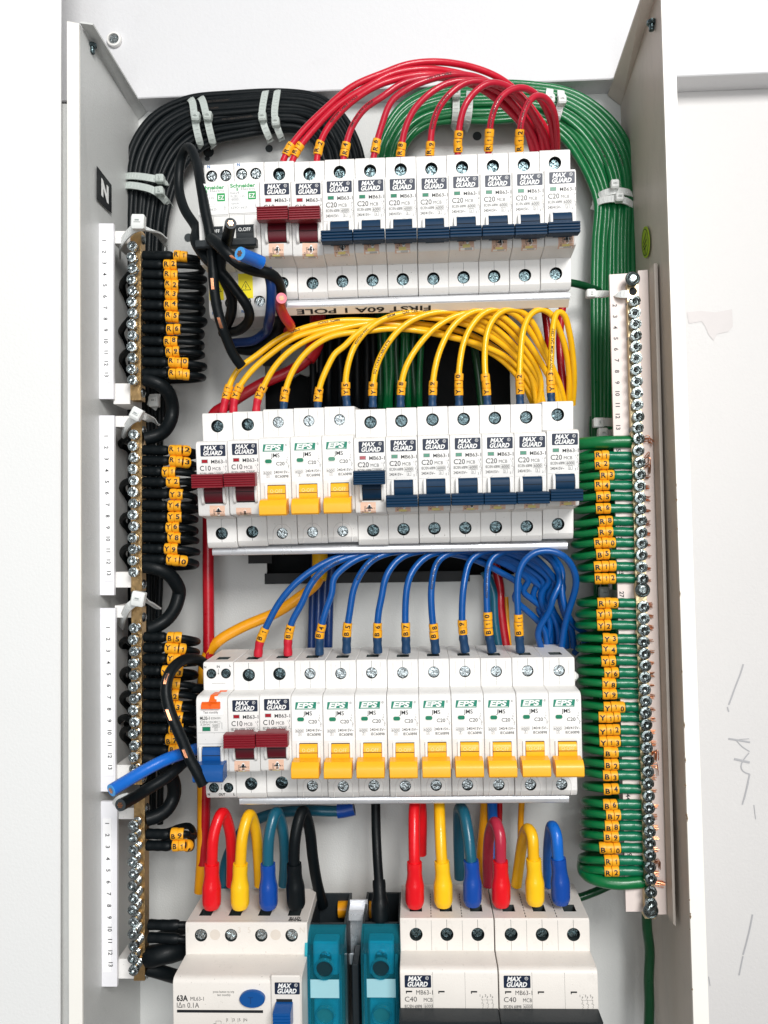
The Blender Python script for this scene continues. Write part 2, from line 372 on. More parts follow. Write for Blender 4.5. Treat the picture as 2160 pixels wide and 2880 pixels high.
# ---------------------------------------------------------------- the setting
def quadslab(name, q, th, mt, parent=None):
    """slab from four corner points (any order round), thickened along its normal by th"""
    q = [np.array(a) for a in q]; n = np.cross(q[1]-q[0], q[3]-q[0]); n /= np.linalg.norm(n); b = [a+n*th for a in q]
    mb = MB(); mb.add(q+b, [(0,1,2,3),(7,6,5,4),(0,4,5,1),(1,5,6,2),(2,6,7,3),(3,7,4,0)]); return mb.build(name, mt, parent, smooth=0)
TY = -.017
def wall_material():
    m_ = mat('scuffed_white_wall', 'D2D0CF', .6, bump=.25, bscale=500, var=.03, vscale=8)
    n = m_.node_tree; b = n.nodes['Principled BSDF']; src = b.inputs['Base Color'].links[0].from_socket
    g = n.nodes.new('ShaderNodeNewGeometry'); mp = n.nodes.new('ShaderNodeMapping'); mp.inputs['Scale'].default_value = (150,150,60)
    n.links.new(g.outputs['Position'], mp.inputs[0]); t = n.nodes.new('ShaderNodeTexNoise'); t.inputs['Scale'].default_value = 1; t.inputs['Detail'].default_value = 6; t.inputs['Roughness'].default_value = .7
    n.links.new(mp.outputs[0], t.inputs['Vector']); r = n.nodes.new('ShaderNodeValToRGB'); r.color_ramp.elements[0].position = .72; r.color_ramp.elements[1].position = .80
    n.links.new(t.outputs['Fac'], r.inputs[0]); k = n.nodes.new('ShaderNodeMath'); k.operation = 'MULTIPLY'; k.inputs[1].default_value = .35; n.links.new(r.outputs[0], k.inputs[0])
    mx = n.nodes.new('ShaderNodeMix'); mx.data_type = 'RGBA'; mx.inputs['B'].default_value = (.3,.28,.27,1); n.links.new(k.outputs[0], mx.inputs['Factor']); n.links.new(src, mx.inputs['A']); n.links.new(mx.outputs['Result'], b.inputs['Base Color'])
    return m_
WALL2 = wall_material()
def wall():
    mb = MB(); xl = P(392,1500,0)[0]-.006; xr = P(1846,2950,0)[0]+.012
    mb.box(-1.5, xl, .002, .06, -1.5, 1.5); mb.box(xr, 1.5, .002, .06, -1.5, 1.5); mb.box(xl, xr, .002, .06, .20, 1.5); mb.box(xl, xr, .002, .06, -1.5, -.40); mb.box(xl-.01, xr+.01, .055, .06, -.42, .22)
    o = mb.build('back_wall', WALL2, smooth=0); tag(o, 'scuffed white wall behind the open distribution box', 'wall')
    # pencil scribbles and old glue patch on the wall right of the box
    YW = .0017
    def stroke(pl, w=.0006):
        p = smooth_path([P(*px(*a), YW) for a in pl], .004); m2 = MB()
        m2.tube(p, w, 0, 5, flat=(.0001, w)); return m2
    all_ = MB()
    for pl, w in [([('K',1485,548),('K',1465,620),('K',1430,700),('K',1400,790),('K',1382,835)], .0006), ([('K',1372,850),('K',1382,885)],.0005),
                  ([('K',1380,1075),('K',1430,1082),('K',1532,1100)],.0007), ([('K',1440,1090),('K',1470,1130),('K',1530,1165)],.0004), ([('K',1420,1218),('K',1530,1243)],.0009),
                  ([('K',1525,1175),('K',1480,1230),('K',1465,1270),('K',1480,1310),('K',1530,1325)],.0005), ([('K',1530,1325),('K',1510,1420),('K',1490,1505)],.0006),
                  ([('N',1520,0),('N',1500,80),('N',1478,158)],.0006), ([('N',1550,935),('N',1535,1020),('N',1500,1160),('N',1483,1220)],.0006), ([('N',1483,1230),('N',1468,1300),('N',1455,1365)],.0005),
                  ([('N',1560,160),('N',1572,262)],.0003), ([('N',1240,1375),('N',1250,1440)],.0003), ([('K',1455,1080),('K',1525,1075)],.0003)]:
        t = stroke(pl, w*.85); all_.add(t.v, t.f)
    all_.build('pencil_scribble', mat('graphite','AAAAAD',.6), o)
    g = MB(); g.add([P(*px('E',a,b), YW) for a,b in [(1085,800),(1180,790),(1290,800),(1405,778),(1412,900),(1380,935),(1300,955),(1275,1000),(1240,960),(1215,900),(1190,865),(1100,880)]], [tuple(range(12))])
    g.build('glue_stain', mat('glue_residue','CBC6C5',.55,var=.06,vscale=120), o)
wall()
def trunking():
    a = P(165,286,TY); zb = P(1060,249,TY)[2]
    m2 = MB(); m2.box(a[0], 1.2, TY, .0018, zb, 1.2, c=.0006); o = m2.build('cable_trunking', WALLM, smooth=0); tag(o, 'wide white steel trunking running across above the box', 'trunking')
    o.rotation_euler = (0, 0, 0)
trunking()
def door():
    x = P(169,1440,-.088)
    mb = MB(); mb.box(-.75, x[0], -.088, -.0855, -.75, .75, c=.0008)
    o = mb.build('open_door', mat('door_enamel','E7E7E6',.5,bump=.2,bscale=600,var=.02,vscale=8), smooth=0); tag(o, 'plain bright white steel door swung open left of the box', 'door')
    h = MB()
    for u,v in ((174,650),(174,1355),(188,2252)):
        c = P(u,v,-.05); h.lathe(c,(0,-1,0),[(.0004,0),(.0012,.0004),(.0018,.002),(.0011,.003),(.0003,.003)],0,14)
    h = h
door()
FY = -.0903
def enclosure():
    t = empty('distribution_box', 'open white steel distribution box holding the rows of breakers', 'electrical box')
    TH = .0014
    # back panel with a dark cable entry hole
    tl = P(383,300,0); tr = P(1744,240,0); bl = P(395,2950,0); br = P(1846,2950,0)
    hx0, hx1 = P(735,0,0)[0], P(1440,1300,0)[0]; hz1, hz0 = P(1000,840,0)[2], P(1000,1622,0)[2]
    X0, X1, Z0, Z1 = tl[0]-.004, br[0]+.004, bl[2], P(1060,268,0)[2]
    mb = MB()
    for x0,x1,z0,z1 in ((X0,hx0,Z0,Z1),(hx1,X1,Z0,Z1),(hx0,hx1,Z0,hz0),(hx0,hx1,hz1,Z1)): mb.box(x0,x1,0,.0015,z0,z1)
    # folded top return of the back panel
    mb.box(X0, X1, -.014, -.0002, Z1-.0012, Z1)
    mb.build('back_panel', PANEL, t, smooth=0)
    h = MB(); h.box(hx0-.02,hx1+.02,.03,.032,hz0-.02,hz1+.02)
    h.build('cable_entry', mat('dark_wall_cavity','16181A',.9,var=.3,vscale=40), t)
    pq = [(700,690),(900,620),(1100,600),(1460,540),(1455,860),(1380,930),(1290,950),(1210,920),(1120,975),(1040,985),(960,1010),(880,1030),(800,1080),(720,1090)]
    pb = MB(); a_ = [PF('T',x,y,.012) for x,y in pq]; pb.add(a_+[q+np.array([0,.004,0]) for q in a_], [tuple(range(14)),tuple(range(14,28))[::-1]]+[(i,(i+1)%14,14+(i+1)%14,14+i) for i in range(14)]); pb.build('rough_plaster', mat('grey_plaster','B4B4B0',.9,var=.2,vscale=120,bump=.8,bscale=300), t, smooth=0)
    e = MB()   # rubber edging strips around the entry
    e.box(hx0-.001,hx1-.03,-.003,-.0004,hz0-.004,hz0+.003); e.box(hx0-.012,hx0+.004,-.003,-.0004,P(700,1560,0)[2]-.006,P(700,1560,0)[2]+.004); e.box(hx0-.001,hx0+.011,-.002,-.0003,hz1-.045,hz1)
    e.build('rubber_edging', mat('black_rubber','181A1C',.6), t)
    # side panels with folded front rims
    def side(fr, bk, rim, name, m_):
        (f0,f1),(b0,b1),(r0,r1) = fr,bk,rim
        F0,F1 = P(*f0,FY),P(*f1,FY); B0,B1 = P(*b0,.0),P(*b1,.0); R0,R1 = P(*r0,FY),P(*r1,FY)
        s = quadslab(name, [F0,F1,B1,B0] if name=='side_panel' else [F0,F1,B1,B0], TH*.7*(1 if m_ else -1), PANELR if m_ else PANEL, t)
        q = quadslab('front_rim', [F0,F1,R1,R0], .0001, RIM, s)
        mb = MB(); d = np.array([0,1,0])
        v = [F0,F1,R1,R0]; v2 = [a+d*.0012 for a in v]; v3 = [R0+d*.0012, R1+d*.0012, R1+d*.118, R0+d*.118]
        q.data.clear_geometry(); bm = bmesh.new()
        vs = [bm.verts.new(a-d*.0008) for a in v]+[bm.verts.new(a+d*.0008) for a in v]
        for f in ((0,1,2,3),(7,6,5,4),(0,4,5,1),(1,5,6,2),(2,6,7,3),(3,7,4,0)): bm.faces.new([vs[i] for i in f])
        w = [bm.verts.new(a) for a in (R0+d*.0009,R1+d*.0009,R1+d*.118,R0+d*.118)]; bm.faces.new(w)
        bmesh.ops.recalc_face_normals(bm, faces=bm.faces); bm.to_mesh(q.data); bm.free()
        return s
    L_ = side(((224,68),(234,2960)), ((390,318),(395,2960)), ((190,62),(196,2960)), 'side_panel', False)
    R_ = side(((1856,-60),(1952,2960)), ((1744,270),(1846,2960)), ((1892,-60),(1996,2960)), 'side_panel', True)
    R_.name = 'side_panel'
    def flange(q, par, m_):
        f = quadslab('top_flange', q, .0012, m_, par); return f
    fl = flange([PF('A',345,100,FY),PF('A',402,108,FY+.001),PF('A',632,487,-.0005),PF('A',585,530,-.0005)], L_, PANEL)
    fr = flange([PF('B',1197,-90,FY),PF('B',1125,-60,FY+.001),PF('B',966,408,-.0005),PF('B',1022,452,-.0005)], R_, PANELR)
    for f,x,y,Y,par in (('A',398,195,-.075,fl),('B',1155,95,-.078,fr)):
        c = PF(f,x,y,Y); mb = MB(); mb.cyl(c+np.array([0,0,.0005]),(0,0,-1),.0028,.0022,0,16,ch=.0006); mb.cyl(c,(0,0,-1),.0016,.005,0,12); mb.build('screw', STEELD, par)
    # knock-outs and mounting holes in the back panel
    for u,v,r in ((587,428,.0036),(757,418,.0026),(1658,498,.0026),(1342,383,.0030),(530,668,.0028),(583,446,.0018)):
        k = MB(); k.cyl(P(u,v,-.0004),(0,-1,0),r,.0003,0,20); k.build('mounting_hole', mat('hole_shadow_grey','3A4042',.7), t)
    hs = [P(166,292,-.080),P(191,292,-.080),P(197,2960,-.080),P(170,2960,-.080)]; quadslab('gap_filler', hs, .0012, PANEL, t)  # added filler strip so the gap beside the door stays light
    # little chips of missing paint on the right rim
    rnd = random.Random(3)
    for i in range(16):
        v = rnd.uniform(900,2850); u = 1858+ (1950-1858)*v/2880+rnd.uniform(-1,1.5)
        p = P(u,v,FY-.00105); w, h = rnd.uniform(.0002,.0006), rnd.uniform(.0003,.0022); c = MB(); c.add([p+[-w,0,0],p+[0,0,-h],p+[w,0,0],p+[0,0,h]],[(0,1,2,3)])
        c.build('paint_chip', mat('bare_edge','6E5A44',.7), R_, smooth=0)
enclosure()
def trunk_screw():
    t = empty('wall_screw', 'silver crosshead screw in a white washer on the trunking', 'screw', loc=tuple(PF('A',497,177,TY-.0001)))
    mb = MB(); mb.lathe((0,0,0),(0,-1,0),[(.0002,0),(.0049,0),(.0052,.0012),(.0048,.0026),(.0036,.0028),(.0034,.0012)],0,32); mb.build('washer', WHITE, t)
    screw_head(MB(), (0,-.0012,0), .0031, 'phillips').build('screw_head', STEEL, t)
def screw_head(mb, c, r, kind='phillips', rot=.4, h=None):
    """head facing -Y with real recess"""
    c = np.array(c,float); h = h or r*.45
    mb.cyl(c+[0,h*.0,0],(0,-1,0),r,h*.55,0,24)
    if kind == 'phillips':
        g = r*.17
        for k in range(4):
            a = rot+k*PI/2; q = []
            for (aa,bb) in ((g,g),(r*.62,g)): q.append((aa,bb))
            n = 6; arc = [(r*.97*math.cos(t),r*.97*math.sin(t)) for t in np.linspace(math.asin(g/(r*.97)), PI/2-math.asin(g/(r*.97)), n)]
            poly = [(g,g)]+arc
            P2 = [(x*math.cos(a)-y*math.sin(a), x*math.sin(a)+y*math.cos(a)) for x,y in poly]
            kk = len(P2); top = [c+[x*.93,-h,y*.93] for x,y in P2]; bot = [c+[x,-h*.5,y] for x,y in P2]
            mb.add(top+bot,[tuple(range(kk))]+[(i,(i+1)%kk,kk+(i+1)%kk,kk+i) for i in range(kk)])
    else:      # slotted head with raised collar and centre dimple
        g = .16
        for k in range(2):
            a0 = rot+k*PI+g; a1 = rot+(k+1)*PI-g
            mb.lathe(c,(0,-1,0),[(r*1.0,h*.4),(r*.98,h),(r*.62,h*1.1),(r*.55,h*.62)],0,12,a0,a1)
        mb.lathe(c,(0,-1,0),[(r*.5,h*.5),(r*.34,h*.9),(r*.16,h*.8),(0.00001,h*.6)],0,16)
        d = np.array([math.cos(rot+PI/2*0),0,math.sin(rot)])
    return mb
trunk_screw()
# ---------------------------------------------------------------- breaker rows
PITCH = 17.8
def row_frame(TL, TR, BL, BR, n):
    out = []
    for a, b in ((TL,TR),(BL,BR)):
        lo, hi = -.2, 0.
        for _ in range(50):
            mm = (lo+hi)/2
            if np.linalg.norm(P(*a,mm)-P(*b,mm)) > n*.0178: hi = mm
            else: lo = mm
        out.append((P(*a,mm), P(*b,mm)))
    (tl,tr),(bl,br) = out
    ex = (tr-tl)+(br-bl); ex /= np.linalg.norm(ex); dn = (bl+br)-(tl+tr); dn -= ex*dn.dot(ex); dn /= np.linalg.norm(dn); ez = -dn; ey = np.cross(ez,ex)
    c = (tl+tr+bl+br)/4; o = c-ex*n*.0178/2+ez*.0395
    return Matrix(((ex[0],ey[0],ez[0],o[0]),(ex[1],ey[1],ez[1],o[1]),(ex[2],ey[2],ez[2],o[2]),(0,0,0,1)))
R1 = row_frame((828,448),(1606,424),(836,841),(1605,811),9)
R2 = row_frame((570,1162),(1616,1137),(581,1540),(1610,1521),12)
R3 = row_frame((574,1862),(1620,1846),(575,2248),(1622,2242),12)
o4 = P(1124,2584,-.0745)
R4 = Matrix.Translation(o4) @ Matrix.Rotation(math.radians(.5),4,'X') @ Matrix.Rotation(math.radians(-.25),4,'Y')
def at(R, x=0, z=0, y=0): return R @ Matrix.Translation((x/1000, y/1000, z/1000))
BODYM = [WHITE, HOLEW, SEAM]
NB = 57.5
def mcb_body(holes, W_=PITCH, H=79., mats=BODYM, port=True, seam=True, rim=False, nose=16., zt=15.8, zb=61.5, nb=NB, htop=7.5, hbot=70.2, r=3.65, name='housing', depth=44, poles=1):
    g = .12; ch = .3; mb = MB()
    prof = [(0,-zt),(0,-.9),(.9,0),(depth,0),(depth,-H),(2.2,-H),(1.2,-H+.8),(0,-H+3.6),(0,-zb),(-nose+.9,-nb-.7),(-nose,-nb+.6),(-nose,-zt-3.2),(-nose+.5,-zt-1.8),(-nose+1.6,-zt-.7),(-nose+4,-zt-.25)]
    # edges: 0: shoulder top face (0,-zt)->(0,-.9); 2: roof; 7: lower shoulder
    mb.prism(prof, g, W_-g, ch, 0, skip=(0,2,7))
    x0, x1 = g+ch, W_-g-ch
    pw = (x1-x0)/poles
    for k in range(poles):
        a = x0+k*pw
        if len(holes) == 1 or poles > 1:
            mb.holed((a,0,-zt),(1,0,0),(0,0,1),pw,zt-.9,pw/2,zt-htop,r,5.2)
            mb.holed((a,0,-H+3.6),(1,0,0),(0,0,1),pw,H-3.6-zb,pw/2,(H-3.6)-hbot,r,5.2)
        else:
            for h0, h1, i in ((a, a+pw/2, 0),(a+pw/2, a+pw, 1)):
                mb.holed((h0,0,-zt),(1,0,0),(0,0,1),h1-h0,zt-.9,holes[i]-h0,zt-htop,r,5.2)
                mb.holed((h0,0,-H+3.6),(1,0,0),(0,0,1),h1-h0,H-3.6-zb,holes[i]-h0,(H-3.6)-hbot,r,5.2)
        if port: mb.holed((a,.9,0),(1,0,0),(0,1,0),pw,depth-.9,pw/2,12.,0,9,rect=(3.6,4.2))
        else: mb.add([(a,.9,0),(a+pw,.9,0),(a+pw,depth,0),(a,depth,0)],[(0,1,2,3)])
        if seam:
            c = a+pw/2
            mb.box(c-.09,c+.09,-.03,.05,-htop+r,-.5,2); mb.box(c-.07,c+.07,-.03,.05,-zt+.3,-htop-r,2); mb.box(c-.07,c+.07,-.03,.05,-hbot+r,-zb-.3,2); mb.box(c-.09,c+.09,-.03,.05,-H+3.7,-hbot-r,2)
        if rim:
            for zc, sgn in ((-htop,1),(-hbot,-1)):
                c = a+pw/2; q = [(c-5.4, zc+6*sgn)]+[(c-5.4*math.cos(t), zc-5.4*math.sin(t)*sgn) for t in np.linspace(0,PI,14)]+[(c+5.4, zc+6*sgn)]
                for (xa,za),(xb,zb_) in zip(q,q[1:]):
                    d = np.array([xb-xa,zb_-za]); L = np.linalg.norm(d) or 1; nx, nz = -d[1]/L*.28, d[0]/L*.28
                    mb.add([(xa-nx,.0,za-nz),(xb-nx,.0,zb_-nz),(xb,-.28,zb_),(xa,-.28,za),(xb+nx,.0,zb_+nz),(xa+nx,.0,za+nz)],[(0,1,2,3),(3,2,4,5)])
    o = mb.build(name, mats, None, .001); return o
def terminal_screws(root, xs, htop=7.5, hbot=70.2, rs=3.0, m_=None, ydep=3.8):
    for i, x in enumerate(xs):
        for z in (htop, hbot):
            mb = screw_head(MB(), (0,0,0), rs*.001, 'phillips', rot=random.uniform(0,1.5), h=.0016)
            o = mb.build('terminal_screw', m_ or STEELD, root); o.location = (x/1000, (ydep+.5)/1000, -z/1000)
def logo_max(mb0, mb1, x, z, w=14.2, h=6.4, y=-16.06):
    mb0.plate(x, x+w, z-h, z, y, .05, .5)
    yy = y-.03
    mb1.text('MAX', x+w*.13, z-h*.46, h*.36, yy, w=w*.50, bold=.035, shear=.25)
    mb1.text('GUARD', x+w*.09, z-h*.90, h*.36, yy, w=w*.76, bold=.035, shear=.25)
    c = (x+w*.85, z-h*.23)
    for a in range(20):
        t0, t1 = a*PI/10, (a+1)*PI/10
        mb1.add([(c[0]+q*math.cos(t),yy,c[1]+q*math.sin(t)) for q,t in ((.9,t0),(.9,t1),(.72,t1),(.72,t0))],[(0,1,2,3)])
    mb1.text('R', c[0]-.33, c[1]-.42, .85, yy)
def ring(mb, cx, cz, ro, ri, y, mt=0, n=20):
    for a in range(n):
        t0, t1 = a*2*PI/n, (a+1)*2*PI/n
        mb.add([(cx+q*math.cos(t),y,cz+q*math.sin(t)) for q,t in ((ro,t0),(ro,t1),(ri,t1),(ri,t0))],[(0,1,2,3)],mt)
def toggle_guard(x0, x1, z0, z1, y=-16.0, t=1.5, h=3.0):
    mb = MB()
    zc = (z0+z1)/2; hz = (z1-z0)/2
    for a, b in ((x0-t,x0),(x1,x1+t)):
        prof = [(y+.1, z0)]+[(y-h*math.sin(q)**.6 if 0<q<PI else y, zc-hz*math.cos(q)) for q in np.linspace(0.05,PI-.05,12)]+[(y+.1, z1)]
        mb.prism(prof, a, b, .3)
    mb.box(x0,x1,y-.05,y+.02,z0+.2,z1-.2,1)
    return mb.build('toggle_guard', [WHITE, SEAM], None, .001)
def toggle(x0, x1, z0, z1, down, m_, bar=(0.3,17.5), bz=(-54.6,-48.2), by=(-21.5,-29.5), ribs=5, y=-16., text=None, dark=None, wedge=False):
    mb = MB(); zc = (z0+z1)/2; hz = (z1-z0)/2
    # barrel in the window
    prof = [(y+.5,z0)]+[(y-2.1*math.sin(q)-.1, zc-hz*math.cos(q)) for q in np.linspace(.1,PI-.1,9)]+[(y+.5,z1)]
    mb.prism(prof, x0+.15, x1-.15, .1, 1 if dark else 0)
    mb.box(x0+.15,x1-.15,y-2.35,y-1.6,zc+.55,zc+.85,2)
    # lever arm between barrel and bar
    b0, b1 = bz; yb, yf = by
    mb.box(x0+.15, x1-.15, yb, y-1, b0+.6 , b1-.3)
    if wedge:
        prof = [(yb+1.5,b1),(yf+3.0,b1-.3),(yf+.4,b1-2.6),(yf,b1-4),(yf,b0+.9),(yf+.9,b0),(yb+1.5,b0)]
    else:
        n = ribs; prof = [(yb,b1),(yf+1,b1)]
        hh = (b1-b0)/n
        for i in range(n):
            zt_ = b1-i*hh; prof += [(yf, zt_-hh*.22),(yf, zt_-hh*.72),(yf+.55, zt_-hh*.86)] if i < n-1 else [(yf, zt_-hh*.22),(yf, zt_-hh*.8),(yf+.8,b0)]
        prof += [(yb,b0)]
    mb.prism(prof, bar[0], bar[1], .25)
    o = mb.build('toggle', [m_, dark or m_, SEAM], None, .001)
    if text:
        t = MB(); t.text(text, (x0+x1)/2, z1-4.0, 1.9, y-2.15, align='C', w=(x1-x0)*.68); t.build('off_lettering', mat('cream_print','FFE3A0',.5) if m_ is ORANGE else LWHITE, o, .001)
    return o
def sticker(root, x, s, rot=0.):
    """square approval sticker that folds over the nose edge; x left edge, s = distance below the nose front top"""
    def fold(a, b):
        e0, e1 = -NB+.5, -NB-.75
        if b > e0: return (a, -16.07, b)
        d = e0-b
        if d < 1.55: return (a, -16.07+d*.58, e0-d*.81)
        d -= 1.55; return (a, -15.17+d*.977, e1-.03-d*.213)
    c, sn = math.cos(rot), math.sin(rot)
    def mp(a, b): a2 = x+4.2+(a-4.2)*c-(b+5)*sn; b2 = s-5+(a-4.2)*sn+(b+5)*c; return fold(a2,b2)
    def grid(x0,x1,z0,z1,dy=0.,n=12):
        v = []; f = []
        for i in range(n+1):
            for j in range(2):
                p = mp(x0+(x1-x0)*j, z0+(z1-z0)*i/n); v.append((p[0],p[1]-dy,p[2]-dy*.3))
        for i in range(n): f.append((2*i,2*i+1,2*i+3,2*i+2))
        return v, f
    mb = MB(); v,f = grid(0,8.6,-10.5,0); mb.add(v,f)
    v,f = grid(2.2,6.4,-8.0,-6.2,.02); mb.add(v,f,1)
    v,f = grid(.8,8.2,-10.2,-8.1,.03); mb.add(v,f,2)
    st = mb.build('approval_sticker', [STICK, STICKY, LWHITE], root, .001, smooth=0)
    k = MB()
    def m3(dy): return lambda a,b: (lambda p: (p[0],p[1]-dy,p[2]-dy*.3))(mp(a,b))
    f3 = m3(.04); cxx, czz = 5.0, -3.6
    k.add([f3(cxx-2,czz),f3(cxx,czz-2.2),f3(cxx+2,czz),f3(cxx,czz+2.2)],[(0,1,2,3)])
    f4 = m3(.06); k.add([f4(cxx+1.05*math.cos(t),czz+2.6*math.sin(t)) for t in np.linspace(0,2*PI,20)[:-1]],[tuple(range(19))],1)
    k.text('MS', cxx-.62, czz+1.7, 1.25, 0, 0, rot=-PI/2, bold=.03, w=3.3, mapf=m3(.08))
    k.text('SIRIM', 2.1, -2.2, .9, 0, 0, rot=-PI/2, w=3.4, mapf=f3); k.text('CB', .9, -5.2, .9, 0, 0, rot=-PI/2, w=1.8, mapf=f3); k.text('ST', 7.3, -3, .7, 0, 0, rot=-PI/2, mapf=f3)
    for i in range(5): v,f = grid(3.2,7.4,-9.9+i*.36,-9.72+i*.36,.05,2); k.add(v,f,2)
    k.build('sticker_print', [INK, LWHITE, GREYINK], st, .001, smooth=0)
    return st
def sym_mcb(m_, x, z, y, s=1.):
    L = lambda p, t=.13: m_.line([(x+a*s, z+b*s) for a,b in p], t, y)
    L([(0,0),(0,-1.4)]); L([(-.6,-1.6),(.1,-3.4),(.1,-4.3)]); L([(.1,-4.3),(-.5,-4.3),(-.5,-5),(.6,-5),(.6,-5.8)]); L([(.6,-5.8),(0,-6.2),(.5,-7),(0,-7.4),(0,-9)])
    L([(-.5,-.9),(.4,-.9)],.1); L([(-.4,-1.4),(.4,-.4)],.1)
def print_max(rating, mb, y=-16.05):
    T = lambda *a, **k: mb.text(*a, **k)
    T('MB63-1', 8.6, -28.6, 1.95, y, w=8.7, bold=.012); T(rating, 2.1, -32.6, 2.7, y, w=6.2, bold=.008); T('MCB', 9.3, -32.5, 1.75, y, w=4.6)
    T('IEC/EN 60898', 2.0, -35.2, 1.45, y, w=7.7, bold=.01); T('6000', 10.8, -35.3, 1.5, y, w=4.1, bold=.01); mb.frame(10.3,15.3,-35.8,-33.4,y,.12)
    T('240/415V~', 1.9, -38.1, 1.5, y, w=7.6, bold=.012); T('3', 12.2, -37.9, 1.3, y); mb.frame(11.7,14.0,-38.2,-35.9,y,.12); T('1', 15.6, -31.0,.9,y); T('2', 15.3, -38.6, 1.1, y)
    sym_mcb(mb, 16.9, -29.6, y)
def indicator(root, x0, x1, z0, z1, m_, pill=False, y=-16.):
    mb = MB()
    if pill:
        mb.plate(x0-.5,x1+.5,z0-.5,z1+.5,y-.25,.3,1.4,1,5); mb.plate(x0,x1,z0,z1,y-.32,.1,.95,0,5)
    else:
        mb.box(x0-.25,x1+.25,y-.06,y,z0-.25,z1+.2,2); mb.box(x0,x1,y-.1,y,z0,z1,0)
    return mb.build('indicator_window', [m_, WHITE, GREYINK], root, .001)
def proto_max(rating, ind, up, name='circuit_breaker', stk=True, dark_t=None):
    r = bpy.data.objects.new(name, None); COL.objects.link(r)
    b = mcb_body([9]); b.parent = r
    terminal_screws(r, [PITCH/2])
    a, c = MB(), MB(); logo_max(a, c, 2.8, -18.2); lg = a.build('logo_plate', NAVY, r, .001); c.build('logo_lettering', LWHITE, lg, .001, smooth=0)
    p = MB(); print_max(rating, p); p.line([(.6,-40.2),(5,-40.2),(6,-39.4)],.08,-16.03); p.line([(13,-40.2),(17,-40.2)],.08,-16.03)
    p.build('rating_print', INK, r, .001, smooth=0)
    indicator(r, 3.4, 6.5, -28.2, -26.5, ind)
    g = toggle_guard(4.3, 15.0, -51.6, -40.4); g.parent = r
    red = dark_t is not None
    if up: t = toggle(4.3, 15.0, -50.8, -40.8, False, dark_t or BLUET, bar=(.2,17.6), bz=(-41.8,-34.2), by=(-22,-28), ribs=6, dark=MAROOND if red else None)
    else: t = toggle(4.3, 15.0, -50.4, -40.4, True, BLUET, bar=(.1,17.5), bz=(-54.8,-48.4), by=(-21,-28), ribs=4)
    t.parent = r
    return r
def print_eps(mb, y=-16.05):
    T = lambda *a, **k: mb.text(*a, **k)
    T('JMS', 9.3, -27.4, 2.2, y, w=4.9, align='C', bold=.01); T('C20', 9.7, -31.9, 1.9, y, w=4.7, bold=.012)
    T('6000', 2.6, -36.6, 1.3, y, w=4.0); mb.frame(2.2,7.0,-36.9,-34.9,y,.1); T('3', 4.4, -38.4, 1.2, y); mb.frame(3.9,5.7,-38.8,-37.0,y,.1)
    T('240/415V~', 8.2, -36.4, 1.45, y, w=8.8, bold=.012); T('IEC60898', 8.8, -38.8, 1.45, y, w=7.6, bold=.012)
    T('1', 16.0, -28.0, 1, y); T('2', 16.2, -33.6, 1, y); ring(mb,15.9,-28.9,.4,.28,y); ring(mb,16.7,-32.2,.4,.28,y); mb.line([(15.4,-29.6),(16.6,-31.8)],.12,y); mb.line([(14.8,-30.4),(15.4,-29.9),(15.6,-30.8)],.12,y)
def proto_eps():
    r = bpy.data.objects.new('circuit_breaker', None); COL.objects.link(r)
    b = mcb_body([9], rim=True, r=3.25, hbot=72.2); b.parent = r
    terminal_screws(r, [PITCH/2], hbot=72.2, rs=3.0, m_=STEEL, ydep=2.2)
    lb = MB(); lb.plate(.5, PITCH-.5, -41.4, -19.0, -16.02, .3, .2); lb.build('face_label', LABEL, r, .001)
    a, c = MB(), MB(); a.add([(2.3,-16.12,-24.1),(13.9,-16.12,-24.1),(14.4,-16.12,-20.0),(2.8,-16.12,-20.0)],[(0,1,2,3)])
    c.text('EPS', 3.4, -23.2, 2.7, -16.15, w=8.8, bold=.04, shear=.3); c.rect(3.2,13.4,-23.75,-23.5,-16.15)
    lg = a.build('logo_plate', GREENP, r, .001, smooth=0); c.build('logo_lettering', LWHITE, lg, .001, smooth=0)
    p = MB(); print_eps(p, -16.07); ring(p, 15.6, -20.6, .65, .52, -16.07); p.text('R', 15.33, -20.9, .6, -16.07); p.build('rating_print', INK, r, .001, smooth=0)
    indicator(r, 3.5, 7.3, -30.6, -28.4, INDG, True)
    mb = MB()
    for x0,x1 in ((2.9,4.4),(14.7,16.2)): mb.box(x0,x1,-17.2,-15.9,-54.5,-42.6,0,.25)
    mb.box(4.4,14.7,-16.1,-15.9,-54.5,-42.8,1); mb.build('toggle_guard', [WHITE,SEAM], r, .001)
    t = toggle(4.4, 14.7, -53.5, -43.2, True, ORANGE, bar=(1.2,16.4), bz=(-59.2,-50.4), by=(-19,-27.5), wedge=True, text='O-OFF'); t.parent = r
    return r
